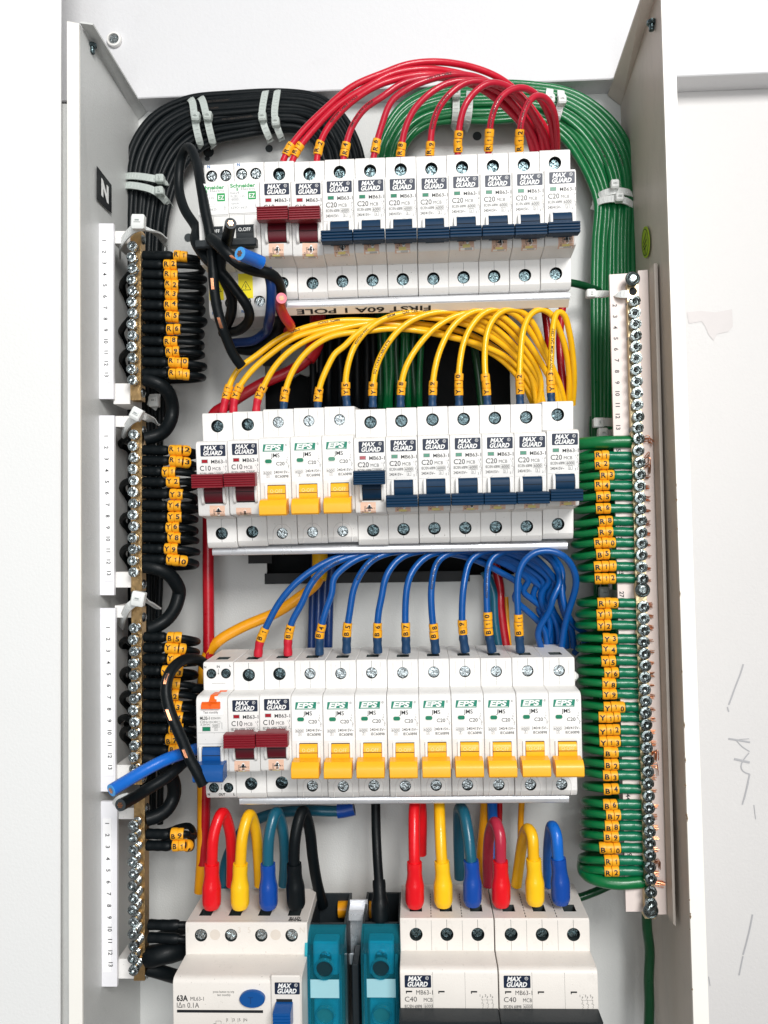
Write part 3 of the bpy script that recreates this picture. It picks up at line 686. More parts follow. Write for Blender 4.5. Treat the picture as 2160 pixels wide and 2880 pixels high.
def proto_schneider():
    r = bpy.data.objects.new('residual_current_breaker', None); COL.objects.link(r)
    b = mcb_body([4.6,13.0], H=89., zb=63.0, nb=61., hbot=80.6, htop=6.8, r=3.3, seam=False); b.parent = r
    terminal_screws(r, [4.6,13.0], 6.8, 80.6, 2.6, STEEL, ydep=1.2)
    lb = MB(); lb.plate(.3, PITCH-.3, -34.2, -16.8, -16.4, .5, .3); lb.build('face_label', LABEL, r, .001)
    y = -16.45; g = MB(); g.text('Schneider', 1.3, -20.0, 2.0, y, w=14.4, bold=.03); g.text('8', 4.8, -21.9, 1.6, y, bold=.02)
    g.plate(11.3,15.9,-26.9,-22.4,y,.03,.4); g.build('brand_print', SGREEN, r, .001, smooth=0)
    w = MB(); w.text('EZ', 11.9, -25.9, 2.3, y-.04, w=3.5, bold=.02); w.text('N', 2.2, -2.2, 1.6, -.04, 1, bold=.03); w.text('N', 2.0, -87.0, 1.6, -.04, 1, bold=.03)
    w.build('letter_print', [LWHITE, BLUEINK], r, .001, smooth=0)
    p = MB(); p.text('Electric', 7.4, -21.6, 1.3, y, w=8.2)
    p.text('Easy9', 1.4, -23.6, 1.3, y, w=5); p.text('RCBO C25', 1.4, -25.4, 1.2, y, w=8); p.text('6000', 1.9, -27.2, 1.2, y, w=4); p.frame(1.4,6.6,-27.6,-25.7,y,.1); p.text('10mA', 1.5, -29.5, 1.2, y, w=4.6); p.frame(6.8,9.8,-29.7,-28.2,y,.1); p.text('EZ9D16625', 1.4, -31.8, 1.2, y, w=9.4); p.text('C13845', 15.2,-28.2,.8,y,rot=-PI/2)
    p.build('rating_print', GREYINK, r, .001, smooth=0)
    s = MB(); s.line([(.5,-35),(17.2,-35)],.12,-16.03); s.line([(8.8,-35.2),(8.8,-41)],.12,-16.03); s.rect(3.6,14.4,-60.2,-56.2,-16.05,1); s.line([(9.5,-77.6),(14.2,-77.6)],.12,-.03); s.build('moulded_lines', [SEAM, BLACKP], r, .001, smooth=0)
    mb = MB(); mb.box(2.6,4.0,-18.4,-15.9,-52.5,-41,0,.6); mb.box(14.2,15.6,-18.4,-15.9,-52.5,-41,0,.6); mb.box(4,14.2,-16.1,-15.9,-52,-40.6,1); mb.build('toggle_guard', [WHITE,SEAM], r, .001)
    t = toggle(4.0, 14.2, -51.5, -40.8, True, BLACKP, bar=(.6,17.2), bz=(-55.4,-50.8), by=(-21,-27), ribs=1, text='O.OFF'); t.parent = r
    wl = MB(); wl.box(.6,9.2,-.25,.1,-78.6,-64.2,0); ws = wl.build('warning_sticker', mat('warning_yellow','F4E21C',.45), r, .001, smooth=0)
    q = MB(); c0 = (5.0,-71.6); tri = [(c0[0]-3,c0[1]-2.2),(c0[0]+3,c0[1]-2.2),(c0[0],c0[1]+3)]; q.line(tri+[tri[0],tri[1]],.3,-.3); q.line([(c0[0]+.3,c0[1]+1.3),(c0[0]-.4,c0[1]-.1),(c0[0]+.4,c0[1]-.2),(c0[0]-.2,c0[1]-1.5)],.28,-.3); q.build('warning_symbol', INK, ws, .001, smooth=0)
    return r
def proto_ml32():
    r = bpy.data.objects.new('residual_current_breaker', None); COL.objects.link(r)
    b = mcb_body([4.9,13.4], htop=6.6, hbot=72.6, r=2.9, seam=False); b.parent = r
    terminal_screws(r, [4.9,13.4], 6.6, 72.6, 2.4, STEELD, ydep=1.4)
    y = -16.05; p = MB()
    for t, x, z in (('N',.7,-3.4),('IN',8.2,-3.2),('L',15.6,-2.8),('N',1.2,-77.0),('OUT',7.6,-77.0),('L',16.2,-77.0)): p.text(t,x,z,1.25,-.04,bold=.02)
    p.line([(9,-4),(9,-7)],.2,-.04); p.line([(8.6,-6.4),(9,-7),(9.4,-6.4)],.2,-.04); p.line([(9.4,-70.5),(9.4,-73.5)],.2,-.04); p.line([(9,-73),(9.4,-73.6),(9.8,-73)],.25,-.04); p.line([(5,-12.2),(13,-12.2)],.15,-.04)
    p.text('Test monthly', 4.2, -25.6, 1.4, y-.3, w=8.4); p.text('ML32-1', 2.2, -29.0, 1.6, y, w=5.4, bold=.03); p.text('IEC/EN61009-1', 8.4, -28.9, 1.2, y, w=5.6); p.text('C20', 2.2, -31, 1.4, y, w=2.8); p.text('I\u0394n 0.01A 240V', 5.4, -31, 1.2, y, w=6.4); p.frame(12,13.6,-31.2,-29.9,y,.1)
    p.text('3C 200/10AC', 2.4, -32.3, .9, y, w=5.6); p.text('6000', 9.6, -33.0, 1.1, y, w=2.9); p.frame(9.0,13.2,-33.4,-31.6,y,.1); p.text('3', 10.7, -34.9, 1.1, y); p.frame(10.2,12,-35.2,-33.6,y,.1); p.line([(14.5,-30.6),(14.5,-34.6)],.15,y)
    p.build('rating_print', INK, r, .001, smooth=0)
    q = MB(); q.plate(2.4,15.0,-26.6,-19.0,-16.25,.3,.4); q.line([(1.0,-36.4),(16.6,-36.4)],.2,-16.03,1); q.line([(1.0,-42.6),(16.6,-42.6)],.2,-16.03,1); q.build('test_label', [LABEL, GREYINK], r, .001)
    ob = MB(); ob.prism([(-15.5,-23),(-18.2,-22.6),(-18.0,-20.2),(-16.2,-19.0),(-15.5,-19.0)],3.4,14.0,.2); ob.add([(8,-14.2,-15.75),(12,-13,-15.7),(12.6,-8,-15.4),(9,-8,-15.4),(11.8,-16.6,-18.9),(7.4,-16.6,-18.9)],[(0,1,4,5),(0,3,2,1)])
    ob.add([(7.6,-17.5,-19.6),(12.0,-17.5,-19.6),(15.2,-4,-15.4),(11.0,-4,-15.4)],[(0,1,2,3)])
    bt = ob.build('test_button', ORNG2, r, .001); tt = MB(); tt.text('T', 8.7, -22.3, 2.2, -18.4, align='C'); tt.build('button_lettering', mat('orange_relief','D04E10',.4), bt, .001, smooth=0)
    indicator(r, 3.6, 7.8, -35.3, -33.2, INDG)
    mb = MB(); mb.box(1.4,3.2,-19,-15.9,-55,-43.5,0,.7); mb.box(13.8,15.8,-19,-15.9,-55,-43.5,0,.7); mb.box(3.2,13.8,-16.1,-15.9,-54.5,-44,1); mb.build('toggle_guard', [WHITE,SEAM], r, .001)
    t = toggle(3.3,13.7,-54,-44.4, True, BLUEB, bar=(.4,17.2), bz=(-60.6,-51.4), by=(-19,-27.5), wedge=True); t.parent = r
    return r
_placed = {}
def place(key, R, k, label, group, dz=0., stk=None, y=0.):
    if key not in _placed: _placed[key] = PROTO[key](); o = _placed[key]; first = True
    else: o = copy_tree(_placed[key]); first = False
    o.matrix_world = at(R, k*PITCH, dz, y+random.uniform(-.18,.18)) @ Matrix.Rotation(random.uniform(-.004,.004),4,'X') @ Matrix.Rotation(random.uniform(-.0016,.0016),4,'Y')
    tag(o, label, 'circuit breaker' if 'residual' not in o.name else 'residual current breaker', group)
    for c in o.children:      # every screw is turned its own way
        if c.name.startswith('terminal_screw'): c.rotation_euler = (0, random.uniform(0,PI), 0)
    if stk is not None: STK.append((o, stk))
    return o
STK = []
PROTO = dict(c10=lambda: proto_max('C10', INDR, True, dark_t=MAROON), c20=lambda: proto_max('C20', INDG, False), c20t=lambda: proto_max('C20', INDR, True), eps=proto_eps, sch=proto_schneider, ml=proto_ml32)
ORD = ['first','second','third','fourth','fifth','sixth','seventh','eighth','ninth','tenth','eleventh','twelfth']
G1, G2, G3 = 'breakers of the top row', 'breakers of the second row', 'breakers of the third row'
def jit(): return random.uniform(-.25,.25)
place('sch', R1, -3, 'residual current breaker half hidden by cut cables, leftmost of the top row', G1, -0.3)
place('sch', R1, -2, 'residual current breaker with black switch and yellow warning sticker, second in the top row', G1, .2)
place('c10', R1, -1, 'white breaker with raised maroon switch beside the black switched breakers, top row', G1, jit(), (4.2,-51.6))
place('c10', R1, 0, 'white breaker with raised maroon switch next to the first blue switch, top row', G1, -.5, (5.6,-51.4))
for k in range(1,9):
    st = [(6,-51.2),(5.2,-49.8),(5,-49.6),None,(5.4,-49.4),(6.2,-51.6),(5,-51.6),(7.6,-51.6)][k-1]
    mk = ['R4','R6','R8','R9','R10','R11','R12',''][k-1]
    place('c20', R1, k, ('white breaker with lowered blue switch under the red wire marked %s in the top row' % mk) if mk else 'rightmost blue switched white breaker of the top row, without a marked red wire', G1, jit()+(.6 if k==8 else 0), st)
place('c10', R2, 0, 'white breaker with raised maroon switch, leftmost of the second row', G2, -.4, (6.6,-52.4))
place('c10', R2, 1, 'white breaker with raised maroon switch, second from the left in the second row', G2, .1, (3.6,-54.4))
for i,k in enumerate((2,3,4)): place('eps', R2, k, 'white breaker with amber switch under the yellow wire marked %s in the second row' % ('Y3','Y4','Y5')[i], G2, 1.0+.3*i)
place('c20t', R2, 5, 'white breaker with its blue switch raised and a red window, middle of the second row', G2, -.3, (3,-52.2))
for k in range(6,12):
    place('c20', R2, k, 'white breaker with lowered blue switch under the yellow wire marked %s in the second row' % ['Y8','Y9','Y10','Y11','Y12','Y13'][k-6], G2, jit()+(.9 if k==11 else 0)+.05*k, [(4.8,-50.8),(5.2,-50.6),(6.8,-51.2),(4.2,-50.4),(5.4,-50.2),(7,-50)][k-6])
place('ml', R3, 0, 'residual current breaker with orange test button and blue switch, leftmost of the third row', G3)
place('c10', R3, 1, 'white breaker with raised maroon switch beside the orange test button, third row', G3, -.2, (3.2,-52))
place('c10', R3, 2, 'white breaker with raised maroon switch next to the first amber switch, third row', G3, .2, (4.6,-51.8))
for k in range(3,12):
    mk = ['B4','B5','B6','B7','B8','B9','B10','B11',''][k-3]
    place('eps', R3, k, ('white breaker with amber switch under the blue wire marked %s in the third row' % mk) if mk else 'rightmost amber switched white breaker of the third row, with no wire on top', G3, jit()*.5)
for o, s in STK: sticker(o, s[0], s[1], random.uniform(-.05,.05))
# dummy spacer nub right of the third row
def rail(name, R, x0, x1, z0, z1, y0, y1, label, lip=False):
    t = empty(name, label, 'mounting rail', 'rails carrying the breakers', mw=R)
    mb = MB(); mb.box(x0,x1,y0,y1,z0,z1,0,.5); mb.box(x0,x1,y1,y1+1.2,z1-35,z1-1,0); mb.box(x0+.5,x1-.5,y1-3,y1,z1-38,z1-33,0)
    o = mb.build('rail_profile', ALU, t, .001); return t
bpy.context.view_layer.update()
def rail_(R, x0, x1, z0, z1, y0, y1, label, tail=True):
    t = empty('mounting_rail', label, 'mounting rail', 'rails carrying the breaker rows', mw=R)
    mb = MB(); c = .9
    mb.prism([(y0,z0+c),(y0+c,z0),(y1,z0),(y1,z0+.6),(y0+2,z0+.9),(y0+2,z1-.6),(y1+20,z1-.6),(y1+20,z1),(y0+c,z1),(y0,z1-c)], x0, x1, .0)
    mb.build('rail_profile', ALU, t, .001, smooth=50); return t
r = rail_(R1, -35.2, 159.6, -84.6, -79.9, 1.5, 13, 'silver rail with upside down black lettering under the top breaker row')
mb = MB()
V, F = glyphs('FIRST 60A 1 POLE', .02); wd = V[:,0].max()
for nm, xx0, xx1 in (('rail_lettering', 0, 0),):
    # underside lettering, letter tops towards the room
    a = R1.inverted() @ Vector(PF('O', 990, 1645, -.06)); X1_, X0_ = -1.4, 79.0
    sc = (X0_-X1_)/wd; mb.add([(X0_-v[0]*sc, 2.6+2.2*v[1]-.12, -85.35-2.3*v[1]-.06) for v in V], F)
mb.build('rail_lettering', INK, r, .001, smooth=0)
lbl = MB(); lbl.prism([(1.9,-84.4),(5.3,-88.2),(6.2,-88.2),(6.2,-84.4)],-35,159.4); lbl.build('label_tape', mat('beige_tape','DCCFBC',.5), r, .001, smooth=0)
rail_(R2, 1.3, 211.2, -84.6, -79.9, 5, 12, 'plain silver rail lip under the second breaker row')
rail_(R3, 18.0, 209.8, -85.4, -80.5, 7, 13, 'thin silver rail lip under the amber switched third row')
nub = MB(); nub.box(213.6,218.5,14,22,-17,-11.5,0,1.6); nb_ = nub.build('rail_end_stop', WHITE, None, .001, mw=R3); tag(nb_, 'small white end stop clipped at the right end of the third row', 'end stop')
# ---------------------------------------------------------------- bottom row
BM4 = [CREAM, HOLEW, SEAM]
def mcb3(k, label):
    r = empty('three_pole_breaker', label, 'circuit breaker', 'three pole breakers of the bottom row', mw=at(R4, k*53.6, 0))
    b = mcb_body([9]*3, W_=53.2, H=84., mats=BM4, nose=18., zt=17.8, zb=66., nb=62., htop=8.7, hbot=75., poles=3, r=3.7); b.parent = r
    terminal_screws(r, [9.2,26.6,44.0], 8.7, 75, 3.0, STEELD, ydep=3.4)
    y = -18.05; a, c = MB(), MB(); logo_max(a, c, 2.6, -21.6, 14.4, 6.6, y-.02); lg = a.build('logo_plate', NAVY, r, .001); c.build('logo_lettering', LWHITE, lg, .001, smooth=0)
    p = MB(); p.text('MB63-1', 8.8, -31.9, 2.3, y, w=9); p.text('C40', 2.5, -35.7, 2.6, y, w=6.6); p.text('MCB', 12.8, -35.7, 2.0, y, w=4.8); p.text('IEC/EN 60898', 2.4, -38.9, 1.5, y, w=9.4, bold=.01)
    p.text('6000', 13.3, -38.9, 1.6, y, w=4.2); p.frame(12.8,17.6,-39.4,-36.8,y,.12); p.text('3', 14.7, -41, 1.4, y); p.frame(14.2,16.2,-41.3,-39.4,y,.12); p.text('415V~', 2.5, -41.8, 1.5, y, w=4.8)
    for i in range(3):
        x = 44.6+i*2.7; sym_mcb(p, x, -32.4, y, .85); p.text(str(1+2*i), x-1.4, -32.9, 1.3, y); p.text(str(2+2*i), x-1.6, -41.4, 1.3, y)
    p.line([(44,-34.6),(50.4,-34.6)],.1,y); p.build('rating_print', INK, r, .001, smooth=0)
    n = MB()
    for x in (3.2, 20.8, 38.4): n.box(x,x+3.4,-18.04,-17.6,-31.4,-29.9,0); n.box(x+.5,x+3.4,-18.08,-17.9,-31.4,-30.7,1)
    n.build('indicator_window', [SEAM, CREAM], r, .001)
    s = MB()
    for x in (17.85, 35.35):
        for q in range(9): s.box(x-.22,x+.22,2.+q*3.4,4.+q*3.4,-.1,.04) if True else 0
        s.box(x-.06,x+.06,-.04,.1,-17.5,-.9); s.box(x-.05,x+.05,-18.03,-17.9,-41,-20)
    s.build('pole_seams', SEAM, r, .001)
    for i in range(3):
        x0 = i*17.6+4.4
        g = toggle_guard(x0, x0+9.8, -58, -44, y=-18.); g.parent = r
    t = MB(); n_ = 6; y0, yf = -22, -30; b1, b0 = -39.0, -47.0; prof = [(-18.2,b1+0),(yf+1,b1)]; hh = (b1-b0)/n_
    for i in range(n_): z = b1-i*hh; prof += [(yf, z-hh*.2),(yf, z-hh*.7),(yf+.6, z-hh*.86)]
    prof += [(-18.2,b0)]; t.prism(prof, -.4, 52.9, .3)
    for i in range(3): x0 = i*17.6+4.4; t.box(x0+.2,x0+9.6,-20,-18,-57,-46)
    t.box(17.5,17.6,yf-.05,yf+1,b0+.5,b1-.5,1); t.box(35.0,35.1,yf-.05,yf+1,b0+.5,b1-.5,1)
    t.build('toggle', [BLACKP, SEAM], r, .001)
    return r
mcb3(0, 'cream three pole breaker standing right beside the teal terminal block')
mcb3(1, 'cream three pole breaker with black switch bar at the right end of the bottom row')
def rccb():
    o = (R4.inverted() @ Vector(P(520.5, 2596, -.0745)))*1000
    r = empty('residual_current_breaker', 'wide cream four pole breaker with a blue oval test button, bottom left', 'residual current breaker', None, mw=R4 @ Matrix.Translation((o[0]/1000,0,o[2]/1000)))
    b = mcb_body([9]*4, W_=70.6, H=86., mats=BM4, nose=24., zt=17.6, zb=70., nb=66., htop=6.9, hbot=76., poles=4, r=3.6, seam=False); b.parent = r
    terminal_screws(r, [8.9,26.5,44.1,61.7], 6.9, 76, 3.1, STEEL, ydep=2.0)
    y = -24.05
    d = MB()
    for x in (17.3, 52.3): d.cyl((x,.02,-6.6),(0,-1,0),3.0,.12,0,28)
    for t_, x in (('1',1.4),('3',30.6),('5',36.2),('N',66.2)): d.text(t_, x, -5.4, 3.0, -.06)
    d.build('moulded_marks', mat('cream_relief','D6CCC1',.45), r, .001, smooth=0)
    s = MB(); s.box(.3,70.3,3,3.3,-.1,.03); s.build('seam_line', mat('cream_shade','B5ABA0',.6), r, .001)
    p = MB(); p.text('63A', 2.2, -30.0, 2.9, y, w=6.2, bold=.035); p.text('ML63-1', 9.8, -29.8, 2.0, y, w=7.3); p.text('I\u0394n 0.1A', 2.3, -33.6, 2.7, y, w=12.2); p.rect(2.3,49.4,-36.2,-34.7,y)
    p.text('press button to trip', 22.2, -25.6, 1.25, y, w=11.6); p.text('test monthly', 24.4, -27.3, 1.25, y, w=7.4)
    for i,t_ in enumerate('135N'):
        x = 29.4+i*3.1; p.line([(x,-39),(x,-41.2)],.18,y); p.text(t_, x+.5, -40.6, 1.5, y); p.line([(x-1.6,-42),(x,-44.6),(x,-50)],.18,y)
    p.line([(23.6,-50),(23.6,-40.6),(26.4,-40.6),(26.4,-42)],.15,y); p.line([(24.4,-43.2),(41,-43.2)],.12,y); p.text('T', 22.2, -43.4, 1.5, y); p.frame(40.8,42.6,-44,-42.4,y,.15)
    p.build('rating_print', INK, r, .001, smooth=0)
    q = MB(); q.text('MLJVZS', 59.2, 0, 1.8, 0, w=7.4, bold=.05, mapf=lambda a,b: (125.8-a, 4.0-b*1.0, .05)); q.text('QTTE', 59.4, 3.0, 2.0, 0, w=6.4, bold=.05, mapf=lambda a,b: (125.2-a, 10.4-b*1.2, .05)); q.build('date_stamp', INK, r, .001, smooth=0)
    rb = MB(); rb.box(54.0, 70.2, -25.6, -23.5, -64, -15.6, 0, .6); rb.box(57.0,65.6,-25.8,-25.5,-55,-27.8,1); blk = rb.build('switch_block', [CREAM, SEAM], r, .001)
    a, c = MB(), MB(); logo_max(a, c, 56.2, -19.0, 13.6, 6.3, -25.7); lg = a.build('logo_plate', NAVY, r, .001); c.build('logo_lettering', LWHITE, lg, .001, smooth=0)
    t = MB(); prof = [(-25.5,-29.2),(-33,-29.6)]
    for i in range(6): z = -30-i*1.6; prof += [(-35,z-.2),(-35,z-1.1),(-34.3,z-1.4)]
    prof += [(-25.5,-40)]; t.prism(prof, 56.6, 66.0, .3); t.box(57.2,65.4,-28,-25.6,-54,-39); t.build('toggle', BLUEB, r, .001)
    ob = MB(); n = 40
    for (sc, yy, s2, y2) in ((1.0,-24.0,1.0,-26.0),(1.0,-26.0,.93,-26.5)):
        v = [(43.9+6.9*sc*math.cos(t), yy, -28.0+4.4*sc*math.sin(t)) for t in np.linspace(0,2*PI,n+1)[:-1]]+[(43.9+6.9*s2*math.cos(t), y2, -28.0+4.4*s2*math.sin(t)) for t in np.linspace(0,2*PI,n+1)[:-1]]
        ob.add(v, [(i,(i+1)%n,n+(i+1)%n,n+i) for i in range(n)]+([tuple(range(n,2*n))] if y2 < -26.2 else []))
    bt = ob.build('test_button', BLUEB, r, .001); tt = MB(); tt.text('T', 43.2, -30.0, 3.6, -26.55, align='C'); tt.build('button_lettering', mat('blue_relief','0A3F78',.4), bt, .001, smooth=0)
rccb()
def teal(x0u, x1u, topv, label, dv=0):
    o = (R4.inverted() @ Vector(P(x0u, topv, -.062)))*1000; W_ = np.linalg.norm(P(x1u,topv,-.062)-P(x0u,topv,-.062))*1000
    r = empty('terminal_block', label, 'terminal block', 'teal covered terminal blocks of the bottom row', mw=R4 @ Matrix.Translation((o[0]/1000,(-.062+.0745),o[2]/1000)))
    # black base, open on top so the cable drops in
    b = MB(); 
    for q in ((0,1.6,0,40),(W_-1.6,W_,0,40),(1.6,W_-1.6,0,1.6),(1.6,W_-1.6,38.4,40)): b.box(q[0],q[1],q[2],q[3],-24,0,0,.2)
    b.box(0,W_,6,40,-90,-24.02,0); b.build('base', BLACKP, r, .001)
    bu = MB(); bu.box(4,W_-4,-9,5.4,-25,-6,0,.8); bu.box(4,W_-4,-9,5.4,-62,-35,0,.8); bu.build('clamp', mat('clamp_metal',(.62,.66,.66),.3,.25,var=.2,vscale=300), r, .001)
    t = MB(); prof = [(-1,0),(-8,-1.2),(-13,-5),(-15,-12),(-15,-20),(-15,-90),(-1,-90)]
    inner = [(-1,-1.5),(-7.6,-2.7),(-11.8,-6),(-13.4,-12),(-13.4,-20),(-13.4,-88.5),(-1,-88.5)]
    outer = prof
    k = len(outer)
    v = [(x,y,z) for x in (0,W_) for y,z in outer]+[(x,y,z) for x in (1.4,W_-1.4) for y,z in inner]
    f = [(i,i+1,k+i+1,k+i) for i in range(k-1)]+[(2*k+i,2*k+i+1,3*k+i+1,3*k+i)[::-1] for i in range(k-1)]+[tuple(range(k)),tuple(k+i for i in range(k))[::-1],tuple(2*k+i for i in range(k))[::-1],tuple(3*k+i for i in range(k))]
    f += [(0,2*k,3*k,k),(k-1,2*k-1,4*k-1,3*k-1)]
    t.add(v,f)
    for x in (2.4, W_-2.4): t.box(x-.7,x+.7,-16.2,-15.02,-88,-10,0,.3)
    for z in (-17.5,-43.5): t.lathe((W_/2,-15,z),(0,-1,0),[(5.8,0.02),(5.6,2.4),(4.9,2.4),(4.9,-.02)],0,32)
    t.build('cover', TEAL, r, .001)
    for z in (-14.5,-46.5):
        sc = screw_head(MB(), (W_/2000,-.0092,z/1000), .0036, 'slot', rot=.9, h=.0016); sc.build('clamp_screw', STEEL, r)
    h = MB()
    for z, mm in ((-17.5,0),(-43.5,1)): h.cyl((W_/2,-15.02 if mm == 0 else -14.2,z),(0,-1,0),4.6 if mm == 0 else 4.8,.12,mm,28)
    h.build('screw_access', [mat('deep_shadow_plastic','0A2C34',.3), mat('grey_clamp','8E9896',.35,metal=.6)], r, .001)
    l = MB(); l.box(3.0,W_-3.0,-15.25,-15.02,-34,-23.8,0,.05); l.build('blank_label', TEALB, r, .001)
teal(866, 974, 2598, 'teal covered black terminal block beside the wide cream residual current breaker')
teal(1019, 1127, 2596, 'teal covered black terminal block with the black cable dropping into it')
rr = empty('mounting_rail', 'short stretch of silver rail seen between the two teal terminal blocks', 'mounting rail', 'rails carrying the breaker rows', mw=R4)
mb = MB(); mb.box(-31.6,-20.6,36,37.2,-42,-6,0); mb.box(-31.6,-20.6,28,36,-10,-8.8,0); mb.box(-31.6,-20.6,28,36,-40,-38.8,0); mb.box(-31.6,-20.6,27,28.2,-14,-8.8,0); mb.box(-31.6,-20.6,27,28.2,-40,-34,0); mb.build('rail_profile', ALU, rr, .001)
bk = MB(); bk.box(-28.6,-24.5,8,30,-95,-30,0,.5); o = bk.build('divider_plate', BLACKP, None, .001, mw=R4); tag(o, 'narrow dark divider standing between the two teal terminal blocks', 'divider')
# ---------------------------------------------------------------- neutral bars on the left, earth bar on the right
NIN = '1234567'
def neutral_bar(fr, sx0, sx1, sy0, sy1, bx0, bx1, by0, by1, scr, nums, holder, label, Y=-.064, sh=0., out=3.2):
    """all arguments in the enlarged frame fr; strip, brass bar, screw centres (x,y list), number rows"""
    r = empty('neutral_bar', label, 'terminal bar', 'neutral bars down the left side', loc=tuple(PF(fr,bx0,by0,Y)))
    bpy.context.view_layer.update(); inv = -np.array(r.location)
    def W3(x,y,Yd): return PF(fr,x,y,Yd)+inv
    def slab(x0,x1,y0,y1,Ya,dep,skew=0.,name='x',m_=STRIP,ch=False,parent=None):
        q = [W3(x0,y0,Ya),W3(x1,y0,Ya),W3(x1+skew,y1,Ya),W3(x0+skew,y1,Ya)]
        d = np.array([0,dep,0]); mb = MB(); mb.add(q+[a+d for a in q],[(0,1,2,3),(7,6,5,4),(0,4,5,1),(1,5,6,2),(2,6,7,3),(3,7,4,0)]); return mb.build(name,m_,parent or r,smooth=0)
    slab(sx0,sx1,sy0,sy1,Y,.0025,sh,'label_strip',STRIP)
    slab(sx0+1,sx0+6,sy0+6,sy1-6,Y+.0026,.03,sh,'strip_flange',STRIP)
    (px0,px1,py0,py1) = nums[0]
    pp = slab(px0,px1,py0,py1,Y-.0004,.0003,sh*.8,'number_label',PAPER)
    mb = MB(); h = .0023
    for i,(nx,ny) in enumerate(nums[1]):
        c = W3(nx,ny,Y-.00045); mb.text(str(i+1), c[0]-h*.5, c[2], h, c[1], rot=-PI/2, align='C', bold=.02)
    mb.build('number_print', INK, pp, smooth=0)
    for k,(hx0,hx1,hy0,hy1) in enumerate(holder): slab(hx0,hx1,hy0,hy1,Y+.0027+.0007,.02,0,'holder_block',WHITE)
    # brass bar, chamfered top corner
    D = .0075
    q = [W3(bx0,by0+22,Y),W3(bx0+22,by0,Y),W3(bx1,by0,Y),W3(bx1+sh,by1,Y),W3(bx0+sh,by1,Y)]
    d = np.array([0,D,0]); mb = MB(); n = 5; mb.add(q+[a+d for a in q],[tuple(range(n)),tuple(range(n,2*n))[::-1]]+[(i,(i+1)%n,n+(i+1)%n,n+i) for i in range(n)])
    bar = mb.build('brass_bar', BRASS, r, smooth=0)
    hb = MB()
    for i,(x_,y_) in enumerate(scr): hb.cyl(W3(bx1+sh*i/13+.3,y_+8,Y+D*.55)-np.array([.0002,0,0]),(1,0,0),.0022,.0004,0,14)
    hb.build('wire_holes', SEAM, bar)
    for x_,y_ in ((bx1,by0+(60)),(bx1+sh,by1-42)):
        c = W3(x_,y_,Y+D*.5); mb = MB(); mb.lathe(c,(1,0,0),[(.0033,0),(.0032,.0009),(.0026,.002),(.0014,.0027),(.00001,.0029)],0,20); mb.build('mounting_screw', STEEL, r)
    sm = None
    for i,(x_,y_) in enumerate(scr):
        o_ = out*random.uniform(.75,1.2)
        if sm is None:
            mb = MB(); mb.cyl((0,.012,0),(0,-1,0),.0022,.0115,0,16)
            for z in range(6): mb.lathe((0,.0085-z*.0012,0),(0,-1,0),[(.0022,0),(.00255,.0003),(.0022,.0006)],0,16)
            screw_head(mb,(0,0,0),.0030,'slot',rot=.7,h=.0018); sm = mb.build('terminal_screw', STEEL, r); s_ = sm
        else: s_ = sm.copy(); COL.objects.link(s_); s_.parent = r
        s_.location = tuple(W3(x_,y_,Y-o_/1000)); s_.rotation_euler = (random.uniform(-.06,.06),random.uniform(0,PI),random.uniform(-.06,.06))
    return r
def zig(x, y0, y1, n, dx=0): return [(x+dx*i/(n-1)+(3 if i%2==0 else -2), y0+(y1-y0)*i/(n-1)) for i in range(n)]
neutral_bar('C',155,247,142,1165,345,407,178,1172,zig(358,278,1057,13),((180,228,215,1070),[(192+i*1.2,242+i*65.2) for i in range(13)]),((248,345,186,258),(248,345,1075,1195)),'brass bar of numbered screws on a white holder, topmost of the left bars')
neutral_bar('F',155,251,142,1190,350,412,170,1168,zig(365,255,1055,13),((190,242,235,1108),[(204+i*1.3,262+i*66.7) for i in range(13)]),((250,350,145,208),(250,350,1055,1145)),'brass bar of numbered screws on a white holder, second from the top on the left')
neutral_bar('I',160,258,125,1195,352,412,118,1155,zig(368,240,1060,13,2),((190,245,213,1102),[(215+i*1.0,238+i*68) for i in range(13)]),((256,350,110,180),(262,352,1040,1120)),'brass bar of numbered screws with the copper wisps, third from the top on the left')
neutral_bar('L',170,268,112,1192,366,430,90,1158,zig(364,248,1090,13,2),((185,235,210,1108),[(210+i*1.7,240+i*68.6) for i in range(13)]),((262,366,150,215),(272,368,1030,1145)),'brass bar with long protruding screws, lowest of the left bars', out=8.)
